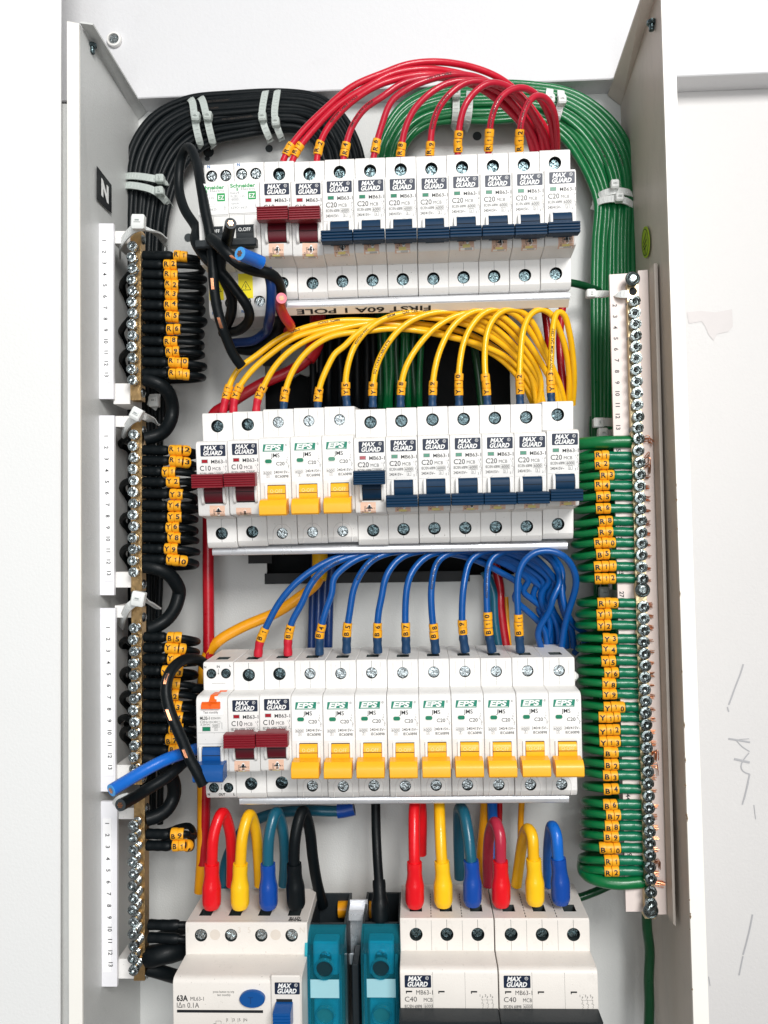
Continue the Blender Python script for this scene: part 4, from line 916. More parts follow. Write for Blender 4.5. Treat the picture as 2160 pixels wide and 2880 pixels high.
def earth_bar():
    Y = -.066
    r = empty('earth_bar', 'long pale brass earth bar full of slotted screws down the right side', 'terminal bar', None, loc=tuple(PF('E',705,600,Y)))
    bpy.context.view_layer.update(); inv = -np.array(r.location)
    def q4(pl, Ya, dep, name, m_, par=None):
        q = [P(*px(f,x,y),Ya)+inv for f,x,y in pl]; d = np.array([0,dep,0]); mb = MB(); n = len(q)
        mb.add(q+[a+d for a in q],[tuple(range(n)),tuple(range(n,2*n))[::-1]]+[(i,(i+1)%n,n+(i+1)%n,n+i) for i in range(n)]); return mb.build(name,m_,par or r,smooth=0)
    # number strip, backing channel, brass
    ns = q4([('E',538,533),('E',668,525),('N',776,915),('N',655,915)], Y+.004, .002, 'label_strip', STRIPR)
    q4([('E',740,505),('E',808,500),('N',940,935),('N',860,935)], Y+.0065, .002, 'holder_channel', STRIPR)
    q4([('E',808,520),('E',822,520),('N',960,940),('N',940,935)], Y+.0075, .02, 'channel_wall', PANELR)
    q4([('E',853,455),('E',878,455),('N',1008,1020),('N',990,1000)], Y-.004, .030, 'bracket_edge', PANELR)
    q4([('E',822,500),('E',853,460),('N',990,1000),('N',960,930)], Y+.012, .002, 'bracket_web', PANELR)
    bar = q4([('E',664,600),('E',740,600),('N',864,965),('N',790,965)], Y, .007, 'brass_bar', BRASSP)
    mb = MB(); h = .0024
    nums = [('E',576,752,2),('E',578,830,3),('E',580,907,4),('E',584,985,5),('E',586,1062,6),('E',590,1140,7),('E',592,1218,8),('E',594,1297,9),('E',595,1375,10),('E',597,1455,11),('H',597,177,12),('H',600,257,13),('H',602,410,15),('H',625,1437,27),('H',622,1280,25),('H',612,1030,22),('H',610,955,21),('K',630,215,29),('N',670,105,44),('N',680,500,49)]
    for f,x,y,n_ in nums:
        c = PF(f,x,y,Y+.0039)+inv; mb.text(str(n_), c[0]-h*.5, c[2], h, c[1], rot=-PI/2, align='C', bold=.02)
    mb.build('number_print', INK, ns, smooth=0)
    c = PF('E',705,652,Y-.0001)+inv; hm = MB(); hm.cyl(c,(0,-1,0),.0024,.0002,0,20); hm.build('empty_hole', SEAM, bar)
    ys = [('E',y) for y in (710,795,873,955,1033,1113,1195,1278,1360,1442)]+[('H',y) for y in (168,248,325,408,492,575,657,740,820,900,983,1062,1145,1228,1313)]+[('K',y) for y in (125,208,290,373,457,540,623,708,790,872,955,1037,1120,1205,1288,1372,1460)]+[('N',y) for y in (160,243,327,410,492,577,660,750,835)]
    sm = None
    for f,y in ys:
        v = px(f,0,y)[1]; u = 1783.5+(1830-1783.5)*(v-842)/(2532-842)
        if sm is None:
            mb = MB(); mb.cyl((0,.012,0),(0,-1,0),.0025,.0115,0,16); screw_head(mb,(0,0,0),.0033,'slot',rot=.7,h=.0022); sm = mb.build('terminal_screw', STEELD, r); s_ = sm
            sm.data.materials[0] = mat('bar_screw_steel',(.20,.23,.23),.24,1.,var=.35,vscale=800,bump=.5,bscale=800)
        else: s_ = sm.copy(); COL.objects.link(s_); s_.parent = r
        s_.location = tuple(P(u+random.uniform(-1.5,1.5),v+6,Y-.0032)+inv); s_.rotation_euler = (random.uniform(-.07,.07),random.uniform(0,PI),random.uniform(-.07,.07))
    for i,(f,x,y) in enumerate((('E',700,565),('H',770,1405),('N',828,905))):
        c = PF(f,x,y,Y-.003)+inv; mb = MB(); mb.lathe(c,(0,-1,0),[(.0042,0),(.0043,.0008),(.0037,.0014),(.0034,.0010),(.0026,.0017),(.0014,.002),(.00001,.0017)],0,28)
        mb2 = screw_head(MB(), c+np.array([0,-.0012,0]), .0019, 'phillips', rot=random.random(), h=.0009); mb.add(mb2.v, mb2.f); mb.build('mounting_screw', MATS['bar_screw_steel'], r)
earth_bar()
# stickers on the box sides
def wallpt(f,x,y,side):
    """point where the pixel's ray meets a side panel"""
    u,v = px(f,x,y)
    if side == 'L': a,b,c = P(224,68,FY),P(234,2960,FY),P(390,318,0)
    else: a,b,c = P(1856,-60,FY),P(1952,2960,FY),P(1744,270,0)
    n = np.cross(b-a,c-a); n /= np.linalg.norm(n); n = n*(1 if (n[0] > 0) == (side=='L') else -1)
    d = P(u,v,0)-CAM; t = (a-CAM).dot(n)/d.dot(n); return CAM+d*t, n
def side_sticker():
    q = [wallpt('A',x,y,'L') for x,y in ((414,718),(477,800),(477,922),(414,860))]; n = q[0][1]; q = [a+n*.0008 for a,_ in q]
    mb = MB(); mb.add(q+[a-n*.0003 for a in q],[(0,1,2,3),(0,4,5,1),(1,5,6,2),(2,6,7,3),(3,7,4,0)]); o = mb.build('letter_sticker', mat('black_vinyl','111318',.5), None, smooth=0)
    tag(o, 'black square sticker with a white letter N inside the left panel', 'sticker')
    V,F = glyphs('N',.06); ex,ez = q[1]-q[0], q[0]-q[3]; V2 = V-[(V[:,0].min()+V[:,0].max())/2,.5]
    t = MB(); c = sum(q)/4+n*.0003; t.add([c+ex*a*.46+ez*b*.46 for a,b in V2],F); t.build('sticker_lettering', LWHITE, o, smooth=0)
    c,n = wallpt('E',798,305,'R'); a1 = wallpt('E',772,305,'R')[0]; a2 = wallpt('E',826,305,'R')[0]; b1 = wallpt('E',798,195,'R')[0]; b2 = wallpt('E',798,420,'R')[0]
    ex = (a2-a1)/2; ez = (b1-b2)/2; N_ = 28
    def el(s,dd): return [c+ex*s*math.cos(t)+ez*s*math.sin(t)+n*dd for t in np.linspace(0,2*PI,N_+1)[:-1]]
    mb = MB(); mb.add(el(1,.0006)+el(1,.0001),[tuple(range(N_))]+[(i,(i+1)%N_,N_+(i+1)%N_,N_+i) for i in range(N_)]); o = mb.build('earth_sticker', mat('lime_sticker','A9C71E',.5), None, smooth=0); tag(o, 'round lime green earth symbol sticker on the right side panel', 'sticker')
    s = MB(); k = N_; s.add(el(.86,.0008)+el(.80,.0008),[(i,(i+1)%k,k+(i+1)%k,k+i) for i in range(k)])
    def bar(x0,z0,x1,z1,w=.05):
        d = np.array([x1-x0,z1-z0]); d /= np.linalg.norm(d); nn = np.array([-d[1],d[0]])*w
        s.add([c+ex*a+ez*b+n*.0008 for a,b in ((x0-nn[0],z0-nn[1]),(x1-nn[0],z1-nn[1]),(x1+nn[0],z1+nn[1]),(x0+nn[0],z0+nn[1]))],[(0,1,2,3)])
    bar(-.5,-.1,.3,.6); bar(-.5,-.35,.4,.2); bar(-.35,-.5,.4,-.15); bar(0,-.3,.1,-.75)
    s.build('earth_symbol', INK, o, smooth=0)
side_sticker()
# ---------------------------------------------------------------- cables
rc = random.Random(11)
def cable(path, r, m_, label, group=None, markers=None, boot=None, boot_len=.009, boot_r=None, boot_prof=None, sleeve=None, sleeve_len=0, mark_at=None, print_=None, end_face=None, scars=None, name='wire', cat='wire', sleeve_r=None, strands=None, mr=None, mlen=None, mh=None):
    """one cable as a top-level tube, with boots, sleeves and lettered marker rings as its parts; path starts at its terminal"""
    p = smooth_path(path); L = arclen(p)
    # slight hand-laid waviness
    mb = MB(); mb.tube(p, r, 0, 12)
    o = mb.build(name, PVC[m_], None, smooth=60); tag(o, label, cat, group)
    if boot:
        bl = boot_len; br = boot_r or r*1.28; bp = sub(p, L, 0, bl, 14); f = boot_prof or (lambda t: br*(1.0+.05*math.sin(t*9)-.10*max(0,t-.8)/.2))
        b = MB(); b.tube(bp, br, 0, 16, rfun=f); b.build('boot', PVC[boot], o, smooth=50)
    if sleeve_len:
        sr = sleeve_r or r*1.16; b = MB(); b.tube(sub(p,L,0,sleeve_len,12), sr, 0, 14, rfun=lambda t: sr*(1+.03*math.sin(t*17))*(1 if t < .93 else 1-.10*(t-.93)/.07)); b.build('heat_shrink_sleeve', PVC[sleeve], o, smooth=50)
    if markers:
        s0 = mark_at; ml = mlen or .0042; R = mr or r*1.34; hh = mh or .0027
        for ch in markers:
            l_ = ml*rc.uniform(.93,1.06); tw = rc.uniform(-.0007,.0007); tilt = rc.uniform(-.0002,.0002)
            q = sub(p, L, s0+.00012, s0+l_-.00012, 5); q = q+np.array([tilt,0,tilt]); rr = R*rc.uniform(.97,1.04)
            b = MB(); b.tube(q, rr, 0, 18, rfun=lambda t: rr*(1 if .02<t<.98 else .965))
            # lip where the clip-on ring overlaps
            mk = b.build('marker_ring', MARK, o, smooth=50)
            t = MB(); wd = glyphs(ch,.0301)[0][:,0]; wd = (wd.max()-wd.min())*hh
            Lp = arclen(q); wraptext(t, ch, q, Lp, (Lp[-1]-wd)/2, hh, rr, 0, bold=.0301, toff=tw)
            t.build('marker_lettering', INK, mk, smooth=0)
            s0 += l_
    if print_:
        for t_, s_, h_ in print_:
            t = MB(); wraptext(t, t_, p, L, s_*L[-1] if s_ <= 1 else s_, h_, r, toff=rc.uniform(-.0002,.0002), bold=.02); t.build('cable_print', mat('faded_ink','2A2018',.6), o, smooth=0)
    if scars:
        for s_, l_ in scars:
            c = sub(p,L,s_*L[-1]-l_/2,s_*L[-1]+l_/2,7); b = MB()
            off = np.array([0,-1,0])*r*.80; b.tube(c+off, r*.5, 0, 10, rfun=lambda t: r*(.10+.42*math.sin(PI*t)**.6)); b.build('cut_rim', mat('cut_insulation','2B3033',.7), o)
            for k in (-1,0,1):
                w = MB(); q = sub(p,L,s_*L[-1]-l_*.34,s_*L[-1]+l_*.34,5)+np.array([k*.00055,-r*1.24,0]); w.tube(q, .00034, 0, 8); w.build('bare_copper', COPPER, o)
    if end_face:
        c = p[0]; d = p[0]-p[1]; d /= np.linalg.norm(d); b = MB(); b.cyl(c, d, r*.98, .0002, 0, 20); b.build('cut_face', end_face, o)
        w = MB(); a1 = np.cross(d,[0,0,1.]); a1 /= np.linalg.norm(a1); a2 = np.cross(d,a1)
        w.cyl(c, d, r*.16, .0006, 0, 8)
        for k in range(6): w.cyl(c+(a1*math.cos(k*PI/3)+a2*math.sin(k*PI/3))*r*.34, d, r*.15, .0006, 0, 8)
        w.build('copper_core', COPPER, o)
    if strands:
        b = MB(); c, d, n_, ln, spread, curl = strands
        for k in range(n_):
            a = c+np.array([0,rc.uniform(-.0008,.0008),(k-(n_-1)/2)*.0005+rc.uniform(-.0001,.0001)]); e = np.array([1,rc.uniform(-.2,.1),rc.uniform(-.25,.1)])*ln*rc.uniform(.75,1.1)
            mid = a+e*.5+np.array([0,-curl*.3,curl*rc.uniform(0,1)])
            q = smooth_path([a,mid,a+e+np.array([-curl*.6,0,-curl*rc.uniform(.2,1)])], .0012); b.tube(q, .00024, 0, 6)
        b.build('copper_strands', COPPER if rc.random() < .7 else mat('aged_copper',(.42,.20,.12),.4,1.,var=.3,vscale=900), o)
    return o
TXT = '450/750V  PVC  CABLE  1CX4.0 SQMM  KTK 1V01  SIRIM QAS CERT TO MS'
# ---- red wires of the top row
RP = [(0,-68.5),(.12,-71),(.3,-77),(.5,-76),(.72,-62),(1,-34)]
reds = [
 ('R1','A1222,700 A1238,660 A1300,575 A1400,475 A1520,375 A1659,315 B100,279 B230,267 B380,290 B500,338 B590,410 B670,510 B730,610 B745,665', 'red wire marked R1 making the highest arc over the top row', 'red'),
 ('R1','A1262,700 A1280,655 A1355,560 A1460,455 A1600,368 B40,318 B180,298 B300,312 B420,348 B520,410 B610,500 B675,590 B722,665', 'red wire marked R1 just inside the highest arc over the top row', 'red'),
 ('R2','A1368,700 A1376,640 A1405,570 A1480,475 A1600,385 B60,340 B170,322 B280,330 B400,365 B500,430 B590,520 B650,600 B700,665', 'red wire marked R2 arching over the top row', 'red'),
 ('R4','A1482,700 A1492,640 A1515,560 A1575,470 A1650,420 B80,360 B200,335 B320,345 B430,390 B530,470 B610,560 B665,665', 'red wire marked R4 arching over the top row', 'crimson'),
 ('R6','A1612,690 A1624,630 A1650,540 B30,440 B100,385 B210,340 B320,322 B430,345 B530,420 B600,520 B645,665', 'red wire marked R6 arching over the top row', 'crimson'),
 ('R8','B68,700 B76,630 B90,560 B125,480 B190,410 B270,362 B360,348 B450,370 B540,430 B610,520 B650,600 B668,665', 'red wire marked R8 arching over the top row', 'crimson'),
 ('R9','B196,695 B200,630 B208,550 B235,470 B290,400 B360,355 B450,355 B540,395 B620,470 B670,560 B690,665', 'red wire marked R9 arching over the top row', 'crimson'),
 ('R10','B318,690 B320,610 B328,530 B350,455 B395,395 B455,358 B530,372 B600,430 B660,520 B700,600 B712,665', 'red wire marked R10 arching over the top row', 'crimson'),
 ('R11','B450,690 B454,600 B462,520 B488,445 B535,395 B600,378 B660,410 B705,480 B728,570 B735,665', 'red wire marked R11 arching over the top row', 'crimson'),
 ('R12','B585,690 B584,600 B592,530 B612,465 B650,415 B695,420 B730,470 B746,560 B748,665', 'red wire marked R12, the smallest and rightmost arc over the top row', 'crimson')]
GR = 'red wires arching over the top breaker row'
for i,(mk,s,lb,c) in enumerate(reds):
    prof = [(a, b+(0 if a == 0 else (-.25*i if a < .4 else (.9-.1*i)*3*(a-.3)))) for a,b in RP]
    cable(pts(s,prof), .00195, c, lb, GR, markers=mk, mark_at=[.0040,.0038,.0040,.0030,.0036,.0028,.0026,.0036,.0044,.0042][i], mlen=.0041, mr=.0027, mh=.0026,
          print_=[('450/750V CABLE 1CX2.5', .13, .0014)] if i in (2,6,8,9) else ([('SMS 1V01 KTK CABLE', .12, .0014)] if i == 3 else ([('1V01 KTK CABLE', .38,.0014)] if i == 4 else None)))
# ---- yellow wires of the second row
YP = [(0,-69),(.12,-71),(.35,-68),(.55,-62),(.8,-48),(1,-33)]
yel = [
 ('Y1','T345,1370 T372,1230 T400,1120 T445,1000 T530,860 T700,740 T1000,520 T1300,400 T1659,330 D400,715 D600,730 D800,765 D960,830 D1100,930 D1210,1060 D1275,1215','Y1 that touches the cut end of the black cable','boot_red'),
 ('Y1','T465,1370 T480,1200 T540,1060 T680,880 T900,690 T1150,520 T1450,430 T1659,390 D420,735 D620,760 D800,810 D960,860 D1090,960 D1190,1080 D1250,1215','Y1 at the red heat shrink, second arc from the left','boot_red'),
 ('Y2','T720,1370 T735,1220 T800,1080 T920,860 T1100,670 T1350,520 T1659,420 D330,722 D520,745 D720,790 D900,850 D1050,930 D1150,1030 D1225,1130 D1262,1215','Y2','boot_red'),
 ('Y3','T1028,1370 T1035,1230 T1060,1080 T1140,880 T1290,680 T1500,530 T1659,480 D270,770 D420,755 D560,765 D760,805 D930,850 D1100,930 D1210,1050 D1290,1215','Y3','boot_navy'),
 ('Y4','T1415,1370 T1415,1230 T1440,1060 T1510,880 T1620,680 D130,870 D220,780 D330,715 D470,685 D640,690 D850,730 D1040,830 D1180,960 D1270,1090 D1310,1215','Y4','boot_navy'),
 ('Y5','D158,1215 D148,1090 D160,980 D200,860 D280,760 D370,700 D480,668 D620,655 D760,672 D900,715 D1040,795 D1150,900 D1235,1040 D1262,1215','Y5 whose black print reads along its arc','boot_navy'),
 ('Y6','D308,1215 D310,1090 D328,980 D390,850 D480,745 D590,682 D740,655 D870,675 D1000,735 D1100,820 D1205,940 D1275,1060 D1303,1215','Y6','boot_navy'),
 ('Y8','D470,1215 D472,1100 D500,980 D570,860 D660,760 D770,690 D880,662 D1000,690 D1100,760 D1200,880 D1272,1000 D1290,1100 D1262,1215','Y8','boot_navy'),
 ('Y9','D655,1215 D657,1090 D672,980 D700,880 D760,760 D830,690 D920,648 D1020,660 D1130,740 D1230,860 D1320,1010 D1372,1110 D1392,1215','Y9','boot_navy'),
 ('Y10','D812,1215 D808,1060 D815,960 D840,830 D890,730 D960,660 D1050,640 D1150,680 D1240,790 D1320,930 D1385,1060 D1408,1215','Y10','boot_navy'),
 ('Y11','D978,1215 D966,1050 D960,940 D970,800 D1010,700 D1080,645 D1170,650 D1240,720 D1300,850 D1355,980 D1405,1100 D1430,1215','Y11','boot_navy'),
 ('Y12','D1168,1210 D1164,1050 D1170,900 D1185,770 D1220,680 D1290,640 D1350,672 D1400,770 D1438,900 D1454,1050 D1450,1210','Y12','boot_navy'),
 ('Y13','D1350,1200 D1344,1050 D1350,900 D1360,740 D1384,655 D1420,665 D1455,780 D1478,950 D1482,1080 D1474,1200','Y13 beside the printed letters, rightmost of the second row','boot_navy')]
GY = 'yellow wires arching over the second breaker row'
for i,(mk,s,lb,bt) in enumerate(yel):
    prof = [(a, b+(0 if a < .3 else (1.2 if i < 4 else 0)*(a-.3)*8*(4-i)/4)-.12*i) for a,b in YP]
    pr = {0:[('1V01',.11,.0013),('CABLE',.27,.0014),('1CX4.0  SQMM',.34,.0014)],5:[('450/750V PVC',.20,.0014),('SIRIM',.335,.0015),('QAS  CERT  TO',.385,.0015)],6:[('SQ 1CX4.0 CABLE KTK',.11,.0015)],12:[('450/750V PVC SIRIM QAS CERT',.13,.0015)]}.get(i)
    cable(pts(s,prof), .00182, 'yellow', 'yellow wire marked '+lb+('' if ' ' in lb else ' arching over the second row'), GY, markers=mk, mark_at=(.0088 if i < 3 else .0068), mlen=.0042, mr=.0026, mh=.0026, boot=bt, boot_len=(.0092 if i < 3 else .0072), boot_r=.00235, print_=pr)
# ---- blue wires of the third row
BP = [(0,-63),(.10,-65),(.3,-66),(.5,-58),(.75,-46),(1,-32)]
blu = [
 ('B1','I1090,405 I1098,330 I1140,230 F1210,1240 F1290,1140 F1400,1050 F1540,975 G230,942 G420,930','boot_red'),
 ('B2','I1265,400 I1265,310 I1285,210 F1345,1240 F1395,1130 F1480,1035 F1600,975 G290,948 G430,940','boot_red'),
 ('B4','I1448,395 I1450,290 I1468,200 I1495,110 I1525,30 G75,1100 G150,1020 G250,965 G380,940','boot_navy'),
 ('B5','J155,385 J158,260 J175,140 G198,1150 G240,1060 G305,985 G420,940','boot_navy'),
 ('B6','J338,385 J334,285 J340,160 J362,50 G380,1095 G425,1015 G490,960 G600,932','boot_navy'),
 ('B7','J503,385 J500,280 J497,150 J505,20 G522,1085 G565,1015 G635,958 G760,928','boot_navy'),
 ('B8','J675,385 J665,280 J652,150 J648,30 G655,1100 G672,1020 G715,965 G830,930','boot_navy'),
 ('B9','J848,380 J832,270 J828,150 J835,20 G848,1080 G872,995 G925,948 G1030,925','boot_navy'),
 ('B10','J1005,380 J985,280 J975,150 J972,20 G975,1070 G990,995 G1040,948 G1140,925','boot_navy'),
 ('B11','J1170,380 J1160,280 J1155,150 J1150,20 G1162,1050 G1195,985 G1255,940 G1340,930 G1420,960 G1475,1030 G1495,1110 G1480,1190 J1460,110 J1430,220 J1410,355','boot_navy')]
tails = [
 'G700,940 G880,975 G1040,1050 G1170,1140 J1130,60 J1240,170 J1310,250 J1325,355',
 'G700,925 G900,945 G1080,1010 G1220,1110 J1180,20 J1290,120 J1340,230 J1345,355',
 'G650,920 G850,930 G1060,990 G1210,1080 G1320,1190 J1270,130 J1330,220 J1320,355',
 'G700,910 G950,935 G1130,1000 G1270,1110 J1240,50 J1320,160 J1360,260 J1370,355',
 'G850,915 G1050,950 G1190,1020 G1310,1120 J1280,50 J1350,150 J1390,250 J1392,355',
 'G950,915 G1100,940 G1240,1010 G1340,1110 J1290,30 J1300,120 J1340,200 J1325,355',
 'G1000,915 G1150,940 G1280,1010 G1370,1120 J1330,50 J1370,160 J1430,260 J1440,355',
 'G1140,925 G1250,970 G1340,1060 G1400,1160 J1330,100 J1290,200 J1310,290 J1350,355',
 'G1260,930 G1340,970 G1390,1060 G1420,1160 J1400,60 J1430,170 J1470,260 J1480,355', None]
GB = 'blue wires arching over the third breaker row'
for i,(mk,s,bt) in enumerate(blu):
    s2 = s+(' '+tails[i] if tails[i] else '')
    n1 = len(s.split()); P1 = BP
    if tails[i]: prof = [(0,-63),(.08,-65),(.22,-66),(.34,-60),(.45,-54-.4*i),(.7,-46+.8*(i%5)),(1,-30+(i%4)*2)]
    else: prof = [(0,-63),(.10,-66),(.4,-68),(.6,-66),(1,-40)]
    cable(pts(s2,prof), .0020, 'blue', 'blue wire marked %s arching up out of the third row' % mk, GB, markers=mk, mark_at=[.0092,.0098,.0100,.0100,.0092,.0098,.0085,.0105,.0105,.0100][i], mlen=.0043, mr=.0027, mh=.0027, boot=bt, boot_len=.0100, boot_r=.0026, print_=[('450/750V PVC CABLE',.20,.0014)] if i in (1,3,6,8) else None)
# loose extra blue wires on the right, and feeders hanging behind
for i,s in enumerate(['G1290,940,-40 G1370,1010,-44 G1400,1120,-50 J1360,60,-52 J1340,140,-50 J1270,260,-46 J1290,355,-40','G1340,945,-36 G1410,1040,-44 J1410,20,-48 J1430,130,-48 J1480,220,-38 J1560,300,-26 J1480,390,-20']):
    cable(pts(s), .0020, 'blue', ['blue wire crossing inside the tangle at the right end of the third row','blue wire swinging out towards the green loops beside the third row'][i], GB)
# ---- black bundle, top left
def lerp_path(o, i, t):
    a = [px(q[0], *map(float, q[1:].split(','))) for q in o.split()]; b = [px(q[0], *map(float, q[1:].split(','))) for q in i.split()]
    return [((x0+(x1-x0)*t),(y0+(y1-y0)*t)) for (x0,y0),(x1,y1) in zip(a,b)]
KO = 'V268,900 V266,500 V269,400 V285,315 V328,250 V400,212 V500,201 V620,198 V690,210 V738,245 V768,295 V783,350 V790,560'
KI = 'V352,900 V356,500 V372,425 V388,380 V418,335 V460,306 V520,292 V590,282 V640,283 V668,295 V690,320 V700,350 V705,560'
GK = 'black wires bundled round the top left corner'
for layer in (0,1):
    n = 12 if layer == 0 else 10
    for k in range(n):
        t = (k+.1)/(n-.8) if layer == 0 else (k+.6)/(n)
        ph = rc.uniform(0,6); P_ = []
        lp = lerp_path(KO,KI,t)
        for j,(u,v) in enumerate(lp):
            y = (-.0205 if layer == 0 else -.0125)+.0035*abs(t-.5)*2+.0011*math.sin(ph+j*1.3); f = .55 if j in (0,12) else 1
            w = 2.2*math.sin(ph*2+j*.9); P_.append(P(u+w,v+w*.6,y*f if j else y))
        cable(P_, .0021, 'black', 'black wire strapped in the bundle round the top left corner of the box', GK, print_=[('PVC CABLE 1CX4.0 SQMM',rc.uniform(.35,.6),.0012)] if layer == 0 and k in (2,4,7) else None)
# lower black bundle behind the left bars
GK2 = 'black wires running down behind the left bars'
for k in range(8):
    x = 262+k*11.5+(2 if k%2 else 0); u0 = x
    p_ = [P((u0+rc.uniform(-3,3))*1.302, v*1.302, (-.019 if k%2 else -.011)+rc.uniform(-.001,.001)) for v in (860,980,1120,1250,1340,1480,1640,1780)]
    if k < 4: p_ = p_[:6+k//2]
    cable(p_, .0021, 'black', 'black wire running down the corner behind the brass bars on the left', GK2)
# ---- green bundle, top right
NO = 'V815,560 V812,345 V828,285 V868,228 V940,192 V1040,180 V1150,182 V1235,198 V1300,238 V1345,290 V1368,350 V1374,430 V1374,520 V1376,620 V1372,760 V1366,950'
NI = 'V905,560 V868,345 V888,300 V925,272 V980,262 V1060,262 V1130,258 V1172,268 V1215,298 V1250,345 V1278,400 V1290,440 V1284,520 V1280,620 V1280,760 V1283,950'
GG = 'green wires bundled round the top right corner'
for layer in (0,1):
    n = 12 if layer == 0 else 9
    for k in range(n):
        t = (k+.1)/(n-.8) if layer == 0 else (k+.6)/n
        ph = rc.uniform(0,6); P_ = []
        for j,(u,v) in enumerate(lerp_path(NO,NI,t)):
            y = (-.0215 if layer == 0 else -.0130)+.0030*abs(t-.5)*2+.0011*math.sin(ph+j*1.2); 
            if j == 0: y = -.004
            w = 2.2*math.sin(ph*2+j*.8); P_.append(P(u+w,v+w*.5,y))
        cable(P_, .0021, 'green', 'green wire strapped in the bundle round the top right corner of the box', GG, print_=[('CABLE KTK 1V01 MS 1CX4.0',rc.uniform(.45,.55),.0012)] if layer == 0 and k in (3,6) else None)
GG2 = 'green wires running down behind the earth bar'
for k in range(8):
    x = 1280+k*8.5
    p_ = [P((x+rc.uniform(-2,2)+(a*.006 if k > 3 else 0))*1.302, a*1.302, -.0175 if k%2 else -.011) for a in (900,930,960,1000,1060,1120,1260,1400,1560)]
    cable(p_[:9 if k%2 else 6], .0021, 'green', 'green wire running down beside the pinkish number strip into the loops', GG2)
# ---- wires hanging in the cable entry between first and second row
for k,(x,c,r_) in enumerate([(-50,'black',.0024),(10,'black',.0022),(55,'black',.0024),(110,'black',.0022),(165,'black',.0024),(215,'black',.0022),(265,'black',.0024),(310,'black',.0022),
                          (350,'darkgreen',.0022),(382,'green',.0022),(412,'green',.0022),(445,'darkgreen',.0022),(480,'green',.0022),(515,'green',.0022),(548,'darkgreen',.0022),(585,'green',.0022)]):
    p_ = [PF('D',x+rc.uniform(-10,10),y,Y) for y,Y in ((500,-.012),(700,-.013),(860,-.010),(1000,-.006),(1150,-.002),(1300,.006))]
    cable(p_, r_, c, ('black wire hanging in the dark cable entry above the second row' if c=='black' else 'green wire hanging in the dark cable entry above the second row'), 'black wires in the dark cable entry' if c=='black' else 'green wires in the dark cable entry')
cable(pts('D870,700,-12 D905,900,-10 D925,1050,-8 D945,1240,-6'), .0026, 'darkgreen', 'single dark green wire right of the middle of the cable entry')
# ---- heavy feeders behind the rows
cable(pts('D1420,590,-30 D1400,760,-34 D1400,900,-38 D1420,1100,-36 D1430,1210,-34'), .0024, 'deepred', 'crimson wire running down behind the yellow arcs at the right end'); cable(pts('D1310,640,-30 D1330,800,-30 D1345,1000,-32 D1370,1210,-32'), .0024, 'deepred', 'second crimson wire behind the yellow wire marked Y13')
def sheath(o, p, a, b, r, m_):
    q = smooth_path(p); L = arclen(q); mb = MB(); mb.tube(sub(q,L,a*L[-1],b*L[-1],14), r, 0, 18); mb.build('heat_shrink_sleeve', PVC[m_], o, smooth=50)
pp = pts('T1415,120,-30 T1415,330,-31 T1400,560,-33 T1280,780,-34 T1050,920,-35 T800,1030,-36 T560,1170,-37 T380,1290,-37 T250,1370,-36 F800,330,-32 F800,800,-32 I800,-100,-32 I802,380,-34 L780,120,-34 L770,480,-34')
o = cable(pp, .0036, 'deepred', 'thick red cable swinging down to the left and dropping beside the second row'); sheath(o, pp, 0, .10, .0052, 'deepred')
pp = pts('F1450,900,-24 F1450,1040,-26 F1440,1110,-28 F1300,1225,-30 I1200,150,-30 I1000,235,-32 I850,325,-34 I785,420,-34 I768,700,-34 I768,1100,-34 L768,150,-34 L765,400,-34 L750,640,-32')
o = cable(pp, .0035, 'gold', 'thick amber cable crossing the gap and dropping left of the third row'); sheath(o, pp, 0, .085, .0050, 'yellow')
for i,x in enumerate((1405,1440,1475,1505)):
    cable(pts('F%d,960,%d F%d,1180,%d I%d,200,%d I%d,420,%d' % (x+20,-14-2*(i%2),x+5,-14,x,-15-2*(i%2),x-5,-18)), .0026, 'darkblue', 'dark blue feeder wire hanging behind the blue wire marked B4', 'dark blue feeders behind the third row')
cable(pts('G960,1050,-22 J1010,30,-22 J1020,200,-24 J1045,360,-26'), .0030, 'tealblue', 'thick steel blue cable standing just behind the wire marked B10')
pp = pts('G1010,960,-20 G1050,1150,-20 J1050,80,-22 J1065,230,-24 J1085,360,-26'); cable(pp, .0030, 'deepred', 'thick dark red cable standing right of the wire marked B10')
cable(pts('J1085,60,-16 J1092,220,-18 J1105,350,-20'), .0016, 'gold', 'thin amber wire peeking out behind the dark red cable above the third row')
pp = pts('L1650,150,-30 L1560,168,-30 L1380,165,-30 L1200,180,-30 L1060,230,-30 L960,340,-30 L900,480,-28 L890,640,-26')
o = cable(pp, .0034, 'tealblue', 'thick steel blue cable running sideways under the third row'); sheath(o, pp, 0, .09, .0046, 'boot_blue')
cable(pts('M1182,40,-26 M1172,200,-26 M1170,330,-26 M1175,420,-26'), .0019, 'gold', 'thin amber wire dropping straight behind the small yellow loop')
cable(pts('M968,40,-22 M955,250,-22 M940,420,-22 M940,620,-22'), .0030, 'gold', 'thick amber cable dropping between the blue boot and the frayed red cable')
cable(pts('M1005,40,-26 M1005,150,-26 M1010,300,-24 M1010,500,-24'), .0032, 'brightblue', 'thick bright blue cable dropping behind the frayed red cable')
cable(pts('M1048,40,-24 M1048,180,-24 M1040,330,-22'), .0018, 'deepred', 'thin dark red cable dropping behind the frayed red cable')
